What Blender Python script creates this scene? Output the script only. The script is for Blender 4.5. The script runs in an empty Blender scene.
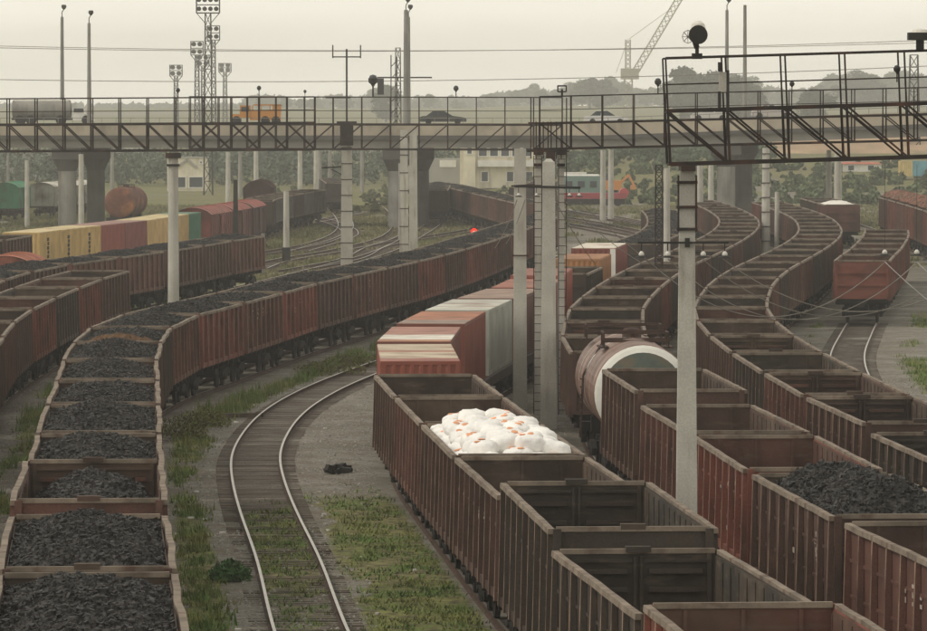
import bpy, bmesh, math, random
import numpy as np
from mathutils import Vector, Matrix
R = math.radians
random.seed(7)
sc = bpy.context.scene
COL = sc.collection

# ------------------------------------------------------------------ camera, sky, sun, exposure
cam_d = bpy.data.cameras.new('camera'); cam = bpy.data.objects.new('camera', cam_d); COL.objects.link(cam)
cam.location = (0, 0, 11.1)
cam.rotation_euler = (R(90 - 2.084), 0, 0)
cam_d.sensor_width = 36; cam_d.lens = 209.7
cam_d.clip_start = 1; cam_d.clip_end = 9000
sc.camera = cam
SUN_EL, SUN_AZ = R(42), R(-104)          # azimuth measured from +Y towards +X
world = bpy.data.worlds.new("World"); sc.world = world; world.use_nodes = True
nt = world.node_tree; nt.nodes.clear()
sky = nt.nodes.new('ShaderNodeTexSky'); sky.sky_type = 'NISHITA'; sky.sun_disc = False
sky.sun_elevation = SUN_EL; sky.sun_rotation = SUN_AZ; sky.air_density = 1.0; sky.dust_density = 4; sky.altitude = 200
hs = nt.nodes.new('ShaderNodeHueSaturation'); hs.inputs['Saturation'].default_value = 0.25
mx = nt.nodes.new('ShaderNodeMix'); mx.data_type = 'RGBA'; mx.inputs[0].default_value = 0.8
# overcast veil, brighter towards the horizon
tcw = nt.nodes.new('ShaderNodeTexCoord'); sx = nt.nodes.new('ShaderNodeSeparateXYZ'); nt.links.new(tcw.outputs['Generated'], sx.inputs[0])
mrw = nt.nodes.new('ShaderNodeMapRange'); mrw.interpolation_type = 'SMOOTHSTEP'; mrw.inputs[1].default_value = .02; mrw.inputs[2].default_value = .30; nt.links.new(sx.outputs[2], mrw.inputs[0])
veil = nt.nodes.new('ShaderNodeMix'); veil.data_type = 'RGBA'; veil.inputs[6].default_value = (13.8, 13.1, 11.4, 1); veil.inputs[7].default_value = (7.7, 7.45, 6.75, 1); nt.links.new(mrw.outputs[0], veil.inputs[0])
cl = nt.nodes.new('ShaderNodeTexNoise'); cl.inputs['Scale'].default_value = 1; cl.inputs['Detail'].default_value = 5
cmp_ = nt.nodes.new('ShaderNodeMapping'); cmp_.inputs['Scale'].default_value = (9, 9, 60); nt.links.new(tcw.outputs['Generated'], cmp_.inputs[0]); nt.links.new(cmp_.outputs[0], cl.inputs['Vector'])
cr = nt.nodes.new('ShaderNodeMapRange'); cr.inputs[1].default_value = .3; cr.inputs[2].default_value = .7; cr.inputs[3].default_value = .88; cr.inputs[4].default_value = 1.1; nt.links.new(cl.outputs['Fac'], cr.inputs[0])
cs = nt.nodes.new('ShaderNodeVectorMath'); cs.operation = 'SCALE'; nt.links.new(veil.outputs[2], cs.inputs[0]); nt.links.new(cr.outputs[0], cs.inputs['Scale'])
nt.links.new(cs.outputs[0], mx.inputs[7])
bg = nt.nodes.new('ShaderNodeBackground'); bg.inputs['Strength'].default_value = 0.1
wo = nt.nodes.new('ShaderNodeOutputWorld')
nt.links.new(sky.outputs[0], hs.inputs['Color']); nt.links.new(hs.outputs[0], mx.inputs[6])
nt.links.new(mx.outputs[2], bg.inputs[0]); nt.links.new(bg.outputs[0], wo.inputs[0])
sd = bpy.data.lights.new('sun', 'SUN'); sun = bpy.data.objects.new('sun', sd); COL.objects.link(sun)
sd.energy = 1.1; sd.angle = R(14); sd.color = (1, .93, .82)
dv = Vector((math.sin(SUN_AZ) * math.cos(SUN_EL), math.cos(SUN_AZ) * math.cos(SUN_EL), math.sin(SUN_EL)))
sun.rotation_euler = dv.to_track_quat('Z', 'Y').to_euler()
sc.view_settings.view_transform = 'Standard'; sc.view_settings.look = 'None'
sc.view_settings.exposure = 0.2; sc.view_settings.gamma = 1; sc.view_settings.use_curve_mapping = False
sc.render.engine = 'CYCLES'; sc.cycles.volume_bounces = 3; sc.cycles.max_bounces = 10

# ------------------------------------------------------------------ materials
def mat(name, col=(.3, .3, .3), rough=.8, metal=0.0, var=.25, scale=1.5, objmix=0, second=None, mixs=2.0, thr=(.45, .62), streak=None,
        bump=0.0, bscale=8, objcol=False, emit=None, estr=1, fine=0.0, fscale=25):
    m = bpy.data.materials.new(name); m.use_nodes = True
    t = m.node_tree; n = t.nodes; L = t.links; b = n['Principled BSDF']
    b.inputs['Roughness'].default_value = rough; b.inputs['Metallic'].default_value = metal
    b.inputs['Specular IOR Level'].default_value = .25
    tc = n.new('ShaderNodeTexCoord'); src = tc.outputs['Object']
    oi = n.new('ShaderNodeObjectInfo')
    ad = n.new('ShaderNodeVectorMath'); ad.operation = 'ADD'
    ml = n.new('ShaderNodeMath'); ml.operation = 'MULTIPLY'; ml.inputs[1].default_value = 57
    L.new(oi.outputs['Random'], ml.inputs[0]); L.new(src, ad.inputs[0]); L.new(ml.outputs[0], ad.inputs[1]); src = ad.outputs[0]
    def noise(sv, detail=6, vec=None):
        x = n.new('ShaderNodeTexNoise'); x.inputs['Detail'].default_value = detail
        if isinstance(sv, tuple):
            mp = n.new('ShaderNodeMapping'); mp.inputs['Scale'].default_value = sv; L.new(src, mp.inputs[0]); L.new(mp.outputs[0], x.inputs['Vector']); x.inputs['Scale'].default_value = 1
        else:
            x.inputs['Scale'].default_value = sv; L.new(src, x.inputs['Vector'])
        return x.outputs['Fac']
    def ramp(f, a, bb, va=0., vb=1.):
        r = n.new('ShaderNodeMapRange'); r.inputs[1].default_value = a; r.inputs[2].default_value = bb; r.inputs[3].default_value = va; r.inputs[4].default_value = vb
        L.new(f, r.inputs[0]); return r.outputs[0]
    def mixc(f, a, bb, mode='MIX'):
        x = n.new('ShaderNodeMix'); x.data_type = 'RGBA'; x.blend_type = mode
        for s, v in ((0, f), (6, a), (7, bb)):
            if isinstance(v, (int, float)): x.inputs[s].default_value = v
            elif isinstance(v, tuple): x.inputs[s].default_value = (*v[:3], 1)
            else: L.new(v, x.inputs[s])
        return x.outputs[2]
    base = col
    if objcol: base = oi.outputs['Color']
    if objmix: base = mixc(objmix, col, oi.outputs['Color'])
    c = base
    if second: c = mixc(ramp(noise(mixs), *thr), c, second)
    if streak: c = mixc(ramp(noise(streak[1]), streak[2], streak[3]), c, streak[0])
    if var:
        g = ramp(noise(scale), .3, .7, 1 - var, 1 + var)
        cmb = n.new('ShaderNodeCombineColor')
        for i in range(3): L.new(g, cmb.inputs[i])
        c = mixc(1.0, c, cmb.outputs[0], 'MULTIPLY')
    if fine:
        g = ramp(noise(fscale, 3), .32, .68, 1 - fine, 1 + fine)
        cmb = n.new('ShaderNodeCombineColor')
        for i in range(3): L.new(g, cmb.inputs[i])
        c = mixc(1.0, c, cmb.outputs[0], 'MULTIPLY')
    if isinstance(c, tuple): b.inputs['Base Color'].default_value = (*c, 1)
    else: L.new(c, b.inputs['Base Color'])
    if bump:
        bp = n.new('ShaderNodeBump'); bp.inputs['Strength'].default_value = bump; bp.inputs['Distance'].default_value = .05
        L.new(noise(bscale), bp.inputs['Height']); L.new(bp.outputs[0], b.inputs['Normal'])
    if emit:
        b.inputs['Emission Color'].default_value = (*emit, 1); b.inputs['Emission Strength'].default_value = estr
    return m
M = {}
M['wagon'] = mat('wagon_paint', objcol=True, rough=.75, var=.22, scale=.5, second=(.05, .030, .022), mixs=.7, thr=(.46, .76),
                 streak=((.17, .10, .075), (2, 2, 1.2), .64, .90), bump=.2, bscale=3, fine=.15)
M['wagonpost'] = mat('wagon_post_paint', objcol=True, rough=.8, var=.35, scale=2, second=(.25, .165, .112), mixs=2.2, thr=(.30, .58),
                 streak=((.08, .05, .04), (3, 3, 1.6), .60, .75), fine=.2)
M['inside'] = mat('wagon_inside_steel', (.038, .032, .025), objmix=.36, rough=.85, var=.35, scale=1.2, second=(.12, .085, .058), mixs=.4, thr=(.45, .75), streak=((.12, .09, .065), (1.5, 1.5, 6), .55, .8), bump=.3, bscale=4)
M['rim'] = mat('dusty_top_rim', (.20, .16, .12), rough=.85, var=.35, scale=1.2, fine=.08, second=(.11, .07, .05), mixs=2.5, thr=(.5, .7))
M['under'] = mat('undercarriage', (.018, .016, .014), rough=.85, var=.4, scale=3)
M['coal'] = mat('coal', (.030, .028, .026), rough=.55, var=.6, scale=1.2, fine=.6, fscale=16, bump=.5, bscale=18)
M['coal'].node_tree.nodes['Principled BSDF'].inputs['Specular IOR Level'].default_value = .2
M['coalrust'] = mat('brown_ore', (.11, .06, .03), rough=.9, var=.4, scale=4, bump=.5)
M['rust'] = mat('rusty_steel', (.055, .032, .024), rough=.8, var=.4, scale=4)
M['dark'] = mat('dark_steel', (.03, .028, .025), rough=.7, var=.3, scale=3)
M['gantry'] = mat('gantry_steel', (.028, .022, .019), rough=.75, var=.3, scale=2, second=(.07, .035, .025), mixs=1.5, thr=(.5, .7))
M['concrete'] = mat('concrete', (.47, .45, .39), rough=.9, var=.14, scale=.9, streak=((.30, .26, .21), (3, 3, .35), .56, .75), fine=.1, bump=.1)
M['concrete_grey'] = mat('weathered_concrete', (.26, .25, .22), rough=.9, var=.22, scale=.5, streak=((.15, .13, .11), (1.2, 1.2, .2), .52, .75))
M['deck'] = mat('bridge_parapet', (.44, .38, .29), rough=.9, var=.2, scale=.3, streak=((.2, .17, .13), (.5, .5, .2), .5, .75))
M['steelrail'] = mat('worn_rail_head', (.52, .48, .42), rough=.42, metal=.8, var=.1)
M['railside'] = mat('rail_web_rust', (.07, .04, .028), rough=.8, var=.3)
M['sleeper'] = mat('timber_sleeper', (.10, .078, .058), rough=.9, var=.4, scale=3)
M['white'] = mat('white_paint', (.75, .73, .66), rough=.6, var=.08)
M['sack'] = mat('white_sack', (.86, .84, .80), rough=.8, var=.1, scale=2.5, bump=1.0, bscale=5)
M['sackmark'] = mat('orange_sack_print', (.75, .36, .2), rough=.8, var=.2)
M['glass'] = mat('window_glass', (.05, .06, .065), rough=.2, var=.1)
M['paint'] = mat('plain_paint', objcol=True, rough=.65, var=.2, scale=.8, streak=((.16, .09, .06), (4, 4, .5), .62, .85))
M['roofpaint'] = mat('weathered_roof', objcol=True, rough=.8, var=.25, scale=.8, second=(.28, .16, .12), mixs=.6, thr=(.5, .75))
M['tank'] = mat('tank_brown', (.26, .165, .125), rough=.5, var=.3, scale=1.0, second=(.12, .06, .045), mixs=.8, thr=(.42, .75), streak=((.10, .055, .04), (.8, 5, 1.2), .52, .72))
M['asphalt'] = mat('asphalt', (.06, .06, .058))
M['leaf'] = mat('tree_leaves', objcol=True, rough=.9, var=.5, scale=.35)
M['bark'] = mat('bark', (.09, .07, .05))
M['wire'] = mat('cable', (.22, .20, .17), rough=.5)
M['porcelain'] = mat('porcelain', (.65, .62, .55), rough=.3, var=.05)
M['redlamp'] = mat('red_lamp', (.6, .03, .02), emit=(1, .03, .015), estr=.9)
M['rubber'] = mat('rubber', (.02, .02, .02))
def grassmat(name, a, b, c):
    m = mat(name, a, rough=.9, var=.35, scale=.6, second=b, mixs=.35, thr=(.42, .6)); return m
M['grass'] = grassmat('grass_blades', (.12, .19, .05), (.22, .23, .075), None)
M['drygrass'] = grassmat('dry_weeds', (.15, .155, .07), (.23, .205, .11), None)
M['weed'] = mat('weed_leaves', (.07, .15, .045), rough=.8, var=.4, scale=3)

# ------------------------------------------------------------------ mesh builder
class MB:
    def __init__(s): s.v = []; s.f = []; s.m = []
    def add(s, vs, fs, mi=0):
        o = len(s.v); s.v += [tuple(v) for v in vs]; s.f += [tuple(i + o for i in f) for f in fs]; s.m += [mi] * len(fs); return s
    def box(s, c, d, rz=0, mi=0, rx=0, ry=0, top=None):
        hx, hy, hz = d[0] / 2, d[1] / 2, d[2] / 2; tx = top or (1, 1)
        P = [(-hx, -hy, -hz), (hx, -hy, -hz), (hx, hy, -hz), (-hx, hy, -hz), (-hx * tx[0], -hy * tx[1], hz), (hx * tx[0], -hy * tx[1], hz), (hx * tx[0], hy * tx[1], hz), (-hx * tx[0], hy * tx[1], hz)]
        if rz or rx or ry:
            Mx = Matrix.Rotation(rz, 3, 'Z') @ Matrix.Rotation(ry, 3, 'Y') @ Matrix.Rotation(rx, 3, 'X'); P = [Mx @ Vector(p) for p in P]
        return s.add([(p[0] + c[0], p[1] + c[1], p[2] + c[2]) for p in P], [(3, 2, 1, 0), (4, 5, 6, 7), (0, 1, 5, 4), (1, 2, 6, 5), (2, 3, 7, 6), (3, 0, 4, 7)], mi)
    def bar(s, a, b, w=.06, h=None, mi=0):
        a = Vector(a); b = Vector(b); h = h or w; d = (b - a)
        if d.length < 1e-6: return s
        d.normalize(); up = Vector((0, 0, 1)) if abs(d.z) < .95 else Vector((0, 1, 0))
        x = d.cross(up).normalized(); y = x.cross(d).normalized(); P = []
        for q in (a, b):
            for sx, sy in ((-1, -1), (1, -1), (1, 1), (-1, 1)): P.append(q + x * sx * w / 2 + y * sy * h / 2)
        return s.add(P, [(0, 1, 2, 3), (7, 6, 5, 4), (0, 4, 5, 1), (1, 5, 6, 2), (2, 6, 7, 3), (3, 7, 4, 0)], mi)
    def tube(s, pts, r, n=8, mi=0, caps=True):
        pts = [Vector(p) for p in pts]; rr = r if isinstance(r, (list, tuple)) else [r] * len(pts); rings = []
        for i, p in enumerate(pts):
            d = (pts[min(i + 1, len(pts) - 1)] - pts[max(i - 1, 0)]).normalized()
            up = Vector((0, 0, 1)) if abs(d.z) < .9 else Vector((0, 1, 0)); x = d.cross(up).normalized(); y = x.cross(d)
            rings.append([p + (x * math.cos(2 * math.pi * k / n) + y * math.sin(2 * math.pi * k / n)) * rr[i] for k in range(n)])
        V = [v for g in rings for v in g]; F = []
        for i in range(len(pts) - 1):
            for k in range(n): F.append((i * n + k, i * n + (k + 1) % n, (i + 1) * n + (k + 1) % n, (i + 1) * n + k))
        if caps: F += [tuple(range(n - 1, -1, -1)), tuple((len(pts) - 1) * n + k for k in range(n))]
        return s.add(V, F, mi)
    def lathe(s, c, prof, n=12, mi=0):     # prof list of (r,z)
        return s.tube([(c[0], c[1], c[2] + z) for r, z in prof], [max(r, .001) for r, z in prof], n, mi)
    def mesh(s, name, mats, smooth=False):
        me = bpy.data.meshes.new(name); me.from_pydata(s.v, [], s.f)
        for m in (mats if isinstance(mats, (list, tuple)) else [mats]): me.materials.append(M[m] if isinstance(m, str) else m)
        if any(s.m): me.polygons.foreach_set('material_index', s.m)
        if smooth: me.polygons.foreach_set('use_smooth', [True] * len(me.polygons))
        me.update(); return me
    def obj(s, name, mats, parent=None, smooth=False, color=None, loc=None):
        o = bpy.data.objects.new(name, s.mesh(name, mats, smooth)); COL.objects.link(o)
        if parent: o.parent = parent
        if color: o.color = (*color, 1)
        if loc: o.location = loc
        return o
def tag(o, label, cat, group=None, kind=None):
    if label: o['label'] = label
    if cat: o['category'] = cat
    if group: o['group'] = group
    if kind: o['kind'] = kind
    return o
def empty(name, loc=(0, 0, 0), rz=0, label=None, cat=None, group=None):
    o = bpy.data.objects.new(name, None); COL.objects.link(o); o.location = loc; o.rotation_euler = (0, 0, rz); o.empty_display_size = .2
    return tag(o, label, cat, group)
def struct(o): o['kind'] = 'structure'; return o
def dup(o, parent=None, color=None):
    c = o.copy(); COL.objects.link(c)
    if parent is not None: c.parent = parent
    if color is not None and c.type == 'MESH' and not c.get('_nc'): c.color = (*color, 1)
    for ch in o.children: dup(ch, c, color)
    return c
ORD = 'first second third fourth fifth sixth seventh eighth ninth tenth eleventh twelfth thirteenth fourteenth fifteenth sixteenth seventeenth eighteenth nineteenth twentieth'.split()
ORD += ['twenty-' + w for w in ORD[:9]] + ['thirtieth']

# ------------------------------------------------------------------ track centre lines: X over Y (metres), smooth through the points
class Path:
    def __init__(s, pts):
        s.p = sorted(pts)
        n = len(s.p); ys = [p[0] for p in s.p]; xs = [p[1] for p in s.p]; m = []
        for i in range(n):
            a, b = max(i - 1, 0), min(i + 1, n - 1); m.append((xs[b] - xs[a]) / (ys[b] - ys[a]))
        s.ys, s.xs, s.m = ys, xs, m
        s.Y = np.arange(ys[0], ys[-1], .5); s.X = np.array([s.raw(y) for y in s.Y])
        k = np.ones(17) / 17; pad = np.concatenate([2 * s.X[0] - s.X[8:0:-1], s.X, 2 * s.X[-1] - s.X[-2:-10:-1]]); s.X = np.convolve(pad, k, 'valid')
        ds = np.sqrt(np.diff(s.X) ** 2 + .25); s.S = np.concatenate([[0], np.cumsum(ds)])
    def raw(s, y):
        i = 0
        while i < len(s.ys) - 2 and y > s.ys[i + 1]: i += 1
        h = s.ys[i + 1] - s.ys[i]; t = (y - s.ys[i]) / h
        return ((2 * t**3 - 3 * t**2 + 1) * s.xs[i] + (t**3 - 2 * t**2 + t) * h * s.m[i] + (-2 * t**3 + 3 * t**2) * s.xs[i + 1] + (t**3 - t**2) * h * s.m[i + 1])
    def x(s, y): return float(np.interp(y, s.Y, s.X))
    def at(s, L): return float(np.interp(L, s.S, s.X)), float(np.interp(L, s.S, s.Y))
    def s_of(s, y): return float(np.interp(y, s.Y, s.S))
PA = Path([(55, -4.1), (79.6, -5.6), (91.6, -6.4), (105.7, -7.35), (132.3, -8.95), (158, -10.45), (172.5, -11.3), (185.6, -11.9), (196, -12.25), (206, -12.2), (216, -11.7), (226, -10.75), (240, -9.5), (256, -8.1), (276, -5.9), (302, -3.05), (335, -.25), (389, 3.6), (450, 7.5)])
PB = Path([(60, .9), (100, -2.1), (116.8, -3.3), (135.7, -4.4), (153, -5.55), (166, -6.32), (178, -6.86), (190, -7.02), (202, -6.9), (213, -6.46), (226, -5.55), (240.6, -4.1), (256, -2.3), (300, 2.2), (389, 9)])
PC = Path([(55, 6.7), (70, 5.35), (83.7, 4.25), (93.9, 3.3), (111.5, 2.15), (122.5, 1.35), (149.5, -.38), (162.4, -1.15), (172, -1.5), (183, -1.55), (193, -1.15), (204, -.44), (217.5, .65), (239, 2.75), (263, 4.2), (281, 5.7), (295, 6.85), (308, 7.9), (342, 11.2), (368, 13.4), (400, 15.1), (447, 16.4), (495, 16.6), (540, 13.8), (600, 8.5), (660, 5)])
PD = Path([(60, 13.2), (80, 11), (103.5, 8.75), (117, 7.8), (133, 7.0), (147, 6.2), (160, 5.6), (174, 5.15), (190, 5.0), (207, 5.4), (225, 6.1), (258, 8.3), (289, 10.95), (308, 12.9), (342, 16.1), (368, 18.3), (396, 20.2), (429, 21.6), (484, 22.4), (540, 21.5), (600, 18), (680, 12)])
PE = Path([(60, 18), (80, 16), (100, 14.2), (124.6, 12.35), (135.6, 11.75), (149, 11.05), (165, 10.62), (177.6, 10.39), (191.6, 10.3), (206, 10.45), (222, 11.0), (236, 11.85), (255, 13.2), (279, 15.4), (299, 17.6), (330, 20.9), (358, 23.5), (385, 25.4), (420, 27.1), (460, 28), (520, 28), (600, 25)])
PF = Path([(80, 21.5), (120, 17.8), (160, 15.9), (200, 15.6), (230, 16.6), (253, 18), (279, 20.3), (299, 22.2), (325, 24.9), (365, 28.6), (400, 31), (440, 32.5), (475, 33), (540, 33.4), (640, 32)])
PK = Path([(240, 24), (300, 30), (340, 33.5), (382, 36), (430, 38), (483, 39.5), (560, 41), (640, 41.5)])
PT1 = Path([(80, -12.6), (120, -14.6), (150, -16.0), (183, -17.3), (194, -18), (213, -18.85), (235, -19.1), (250, -19.05), (263, -18.9), (276, -18.4), (300, -17), (345, -12.9), (400, -8)])
PT2 = Path([(200, -22.5), (230, -23.2), (255, -23.45), (269, -23.45), (285, -22.6), (300, -20.8), (322, -18), (343, -16.1), (358, -14.4), (400, -10.7), (450, -7), (520, -4.5), (580, -3.2), (680, -3)])
PT3 = Path([(260, -33), (300, -31), (330, -29.6), (348, -28.6), (371, -26.2), (389, -24.2), (405, -23.1), (427, -21.7), (452, -20), (478, -18.9), (517, -19.3), (560, -17.6), (594, -15.5), (650, -12)])
PI_ = Path([(455, 7.4), (480, 7.0), (495, 6.1), (540, 3.5), (586, .85), (640, -2), (720, -5)])
PM = Path([(400, -15.5), (425, -14.5), (455, -11), (500, -7.5), (560, -6.6), (640, -8), (760, -12)])
PN = Path([(395, -13), (430, -9), (480, -7), (540, 0.5), (620, 8), (740, 12)])
PQ = Path([(430, -19), (480, -13.5), (540, -12), (620, -14), (740, -19)])
PR = Path([(452, -14), (520, -11), (580, -14), (640, -20), (720, -30)])
PS = Path([(500, 19.5), (540, 17), (590, 13.4), (650, 7), (740, -3)])
PU = Path([(470, -29), (560, -27.5), (640, -27), (740, -29)])
PO = Path([(520, 24), (560, 20), (600, 17), (680, 8), (760, -4)])

# ------------------------------------------------------------------ ground
def h2(ix, iy, s=0):
    n = (ix * 374761393 + iy * 668265263 + s * 1442695041) & 0xffffffff
    n = ((n ^ (n >> 13)) * 1274126177) & 0xffffffff
    return ((n ^ (n >> 16)) & 0xffff) / 65535.
def vn(X, Y, s=0):
    ix = np.floor(X).astype(np.int64); iy = np.floor(Y).astype(np.int64); fx = X - ix; fy = Y - iy; fx = fx * fx * (3 - 2 * fx); fy = fy * fy * (3 - 2 * fy)
    def H(a, b):
        n = (a * 374761393 + b * 668265263 + s * 144269504) & 0xffffffff
        n = ((n ^ (n >> 13)) * 1274126177) & 0xffffffff
        return ((n ^ (n >> 16)) & 0xffff) / 65535.
    return (H(ix, iy) * (1 - fx) + H(ix + 1, iy) * fx) * (1 - fy) + (H(ix, iy + 1) * (1 - fx) + H(ix + 1, iy + 1) * fx) * fy
def fbm(X, Y, s=0):
    return .5 * vn(X, Y, s) + .28 * vn(X * 2.1, Y * 2.1, s + 1) + .22 * vn(X * 4.3, Y * 4.3, s + 2)
def sm(a, b, x): t = np.clip((x - a) / (b - a), 0, 1); return t * t * (3 - 2 * t)
def grass_mask(X, Y):
    X = np.asarray(X, float); Y = np.asarray(Y, float)
    xa = np.interp(Y, PA.Y, PA.X); xb = np.interp(Y, PB.Y, PB.X); xc = np.interp(Y, PC.Y, PC.X); xf = np.interp(Y, PF.Y, PF.X)
    x1 = np.interp(Y, PT1.Y, PT1.X)
    n = fbm(X * .45, Y * .16, 3); n2 = fbm(X * 1.1, Y * .45, 9)
    g = np.zeros_like(X)
    # strip between coal train and open track
    a = sm(1.7, 2.4, X - xa) * sm(1.5, 2.2, xb - X) * (1 - .9 * sm(196, 214, Y))
    g = np.maximum(g, a * sm(.30, .46, n + .16 - .35 * sm(-3.2, -1.6, X - xb) * sm(132, 160, Y) - .25 * sm(128, 118, Y)))
    # verge beside coal train further on, far side of the track
    a = sm(2.2, 3.0, X - xa) * sm(1.5, 2.1, xb - X) * sm(196, 214, Y) * sm(330, 290, Y)
    g = np.maximum(g, a * sm(.34, .48, n))
    # between the rails of the near piece of open track
    a = sm(.78, .7, np.abs(X - xb)) * sm(160, 152, Y) * (sm(126, 134, Y) * .95 + .35)
    g = np.maximum(g, a * sm(.3, .5, n2 + .1))
    # right of open track
    a = sm(1.0, 1.8, X - xb) * sm(.95, 1.2, xc - X) * sm(168, 150, Y)
    g = np.maximum(g, a * sm(.38, .50, n + .20 * sm(1.3, 3.2, X - xb) + .25 * sm(3.6, 2.4, xc - X) - .01))
    # left of coal train
    a = sm(1.7, 2.3, xa - X) * sm(1.6, 2.2, X - x1)
    g = np.maximum(g, a * sm(.46, .6, n) * .8)
    # right of the track F
    a = sm(2.2, 3.6, X - xf) * sm(360, 330, Y)
    g = np.maximum(g, a * sm(.5, .6, fbm(X * .3, Y * .07, 21)) * .8)
    a = sm(1.8, 2.6, X - np.interp(Y, PE.Y, PE.X)) * sm(1.8, 2.6, xf - X)
    g = np.maximum(g, a * sm(.5, .62, n) * .5)
    # wide grass behind the coal train
    far = sm(2.2, 3.2, xa - X) * sm(276, 292, Y)
    g = np.maximum(g, far * sm(.34, .50, fbm(X * .25, Y * .06, 5)))
    g = np.maximum(g, sm(395, 430, Y) * sm(.40, .54, fbm(X * .22, Y * .035, 15)))
    for P in (PT1, PT2, PT3, PI_, PM, PN, PO, PQ, PR, PS, PU, PC, PD, PE, PF, PK):
        g = g * (1 - .85 * (np.abs(X - np.interp(Y, P.Y, P.X)) < (.9 if P is PC else 1.35)) * (Y > P.Y[0]) * (Y < P.Y[-1]))
    g = np.maximum(g, sm(640, 720, Y) * sm(.36, .5, fbm(X * .1, Y * .02, 25)) * .95)
    return np.clip(g, 0, 1)
def hill(X, Y):
    a = sm(720, 900, Y) * sm(0, 30, X) * 5.6 + sm(880, 1150, Y) * (4.2 - 4.2 * sm(0, 30, X)) + 13 * sm(1500, 3000, Y)
    return a
def ground_z(X, Y):
    X = np.asarray(X, float); Y = np.asarray(Y, float)
    z = -.19 + .06 * (fbm(X * .8, Y * .5, 31) - .5) + hill(X, Y)
    return z
def build_ground():
    xs = np.concatenate([[-2500, -1200, -600, -300, -150, -90], np.arange(-60, -24, 1.0), np.arange(-24, 26, .25), np.arange(26, 60, 1.0), [60, 80, 110, 150, 220, 400, 700, 1300, 2500]])
    ys = np.concatenate([[-300, -50, 20, 60], np.arange(70, 110, 1.), np.arange(110, 260, .35), np.arange(260, 480, 1.2), np.arange(480, 900, 6), [900, 950, 1000, 1100, 1250, 1500, 1750, 2000, 2250, 2500, 2750, 3000, 5000, 8000]])
    X, Y = np.meshgrid(xs, ys); Z = ground_z(X, Y); nx, ny = len(xs), len(ys)
    g = grass_mask(X, Y)
    n = X.size; me = bpy.data.meshes.new('ground')
    me.vertices.add(n); me.vertices.foreach_set('co', np.stack([X, Y, Z], -1).astype(np.float32).ravel())
    i = np.arange(nx - 1)[None, :] + nx * np.arange(ny - 1)[:, None]
    q = np.stack([i, i + 1, i + 1 + nx, i + nx], -1).reshape(-1, 4)
    me.loops.add(q.size); me.loops.foreach_set('vertex_index', q.ravel().astype(np.int32))
    me.polygons.add(len(q)); me.polygons.foreach_set('loop_start', (np.arange(len(q)) * 4).astype(np.int32)); me.polygons.foreach_set('loop_total', np.full(len(q), 4, np.int32))
    at = me.attributes.new('cover', 'FLOAT', 'POINT'); at.data.foreach_set('value', g.astype(np.float32).ravel())
    me.update(); me.validate(); me.polygons.foreach_set('use_smooth', [True] * len(me.polygons))
    m = bpy.data.materials.new('yard_ground'); m.use_nodes = True; t = m.node_tree; N = t.nodes; L = t.links; b = N['Principled BSDF']
    b.inputs['Roughness'].default_value = .95; b.inputs['Specular IOR Level'].default_value = .1
    geo = N.new('ShaderNodeNewGeometry')
    def noise(s, d=5, sc3=None):
        x = N.new('ShaderNodeTexNoise'); x.inputs['Scale'].default_value = s; x.inputs['Detail'].default_value = d
        if sc3:
            mp = N.new('ShaderNodeMapping'); mp.inputs['Scale'].default_value = sc3; L.new(geo.outputs['Position'], mp.inputs[0]); L.new(mp.outputs[0], x.inputs['Vector'])
        else: L.new(geo.outputs['Position'], x.inputs['Vector'])
        return x.outputs['Fac']
    def mr(f, a, bb, c=0., d=1.):
        r = N.new('ShaderNodeMapRange'); r.inputs[1].default_value = a; r.inputs[2].default_value = bb; r.inputs[3].default_value = c; r.inputs[4].default_value = d; L.new(f, r.inputs[0]); return r.outputs[0]
    def mixc(f, a, bb, mode='MIX'):
        x = N.new('ShaderNodeMix'); x.data_type = 'RGBA'; x.blend_type = mode
        for s, v in ((0, f), (6, a), (7, bb)):
            if isinstance(v, (int, float)): x.inputs[s].default_value = v
            elif isinstance(v, tuple): x.inputs[s].default_value = (*v, 1)
            else: L.new(v, x.inputs[s])
        return x.outputs[2]
    gravel = mixc(mr(noise(.25), .38, .62), (.25, .235, .20), (.16, .145, .115))
    gravel = mixc(mr(noise(.9), .45, .65), gravel, (.17, .145, .11))
    vo = N.new('ShaderNodeTexVoronoi'); vo.inputs['Scale'].default_value = 9; L.new(geo.outputs['Position'], vo.inputs['Vector'])
    sp = N.new('ShaderNodeSeparateColor'); L.new(vo.outputs['Color'], sp.inputs[0])
    gv = mr(sp.outputs[0], 0, 1, .75, 1.25); cc = N.new('ShaderNodeCombineColor'); [L.new(gv, cc.inputs[k]) for k in range(3)]
    gravel = mixc(1.0, gravel, cc.outputs[0], 'MULTIPLY')
    gr = mixc(mr(noise(.5), .38, .62), (.125, .165, .048), (.24, .24, .085))
    gr = mixc(mr(noise(.07, 4), .40, .58), gr, (.235, .215, .10))
    gr = mixc(mr(noise(3.5), .4, .62), gr, (.10, .09, .05))
    a = N.new('ShaderNodeAttribute'); a.attribute_name = 'cover'
    ad = N.new('ShaderNodeMath'); ad.operation = 'MULTIPLY_ADD'; L.new(noise(6, 6), ad.inputs[0]); ad.inputs[1].default_value = .7; L.new(a.outputs['Fac'], ad.inputs[2])
    f = mr(ad.outputs[0], .55, .85)
    c = mixc(f, gravel, gr); L.new(c, b.inputs['Base Color'])
    bp = N.new('ShaderNodeBump'); bp.inputs['Strength'].default_value = .6; bp.inputs['Distance'].default_value = .06; L.new(noise(9, 6), bp.inputs['Height']); L.new(bp.outputs[0], b.inputs['Normal'])
    me.materials.append(m)
    o = bpy.data.objects.new('ground', me); COL.objects.link(o); struct(o)
build_ground()

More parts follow.
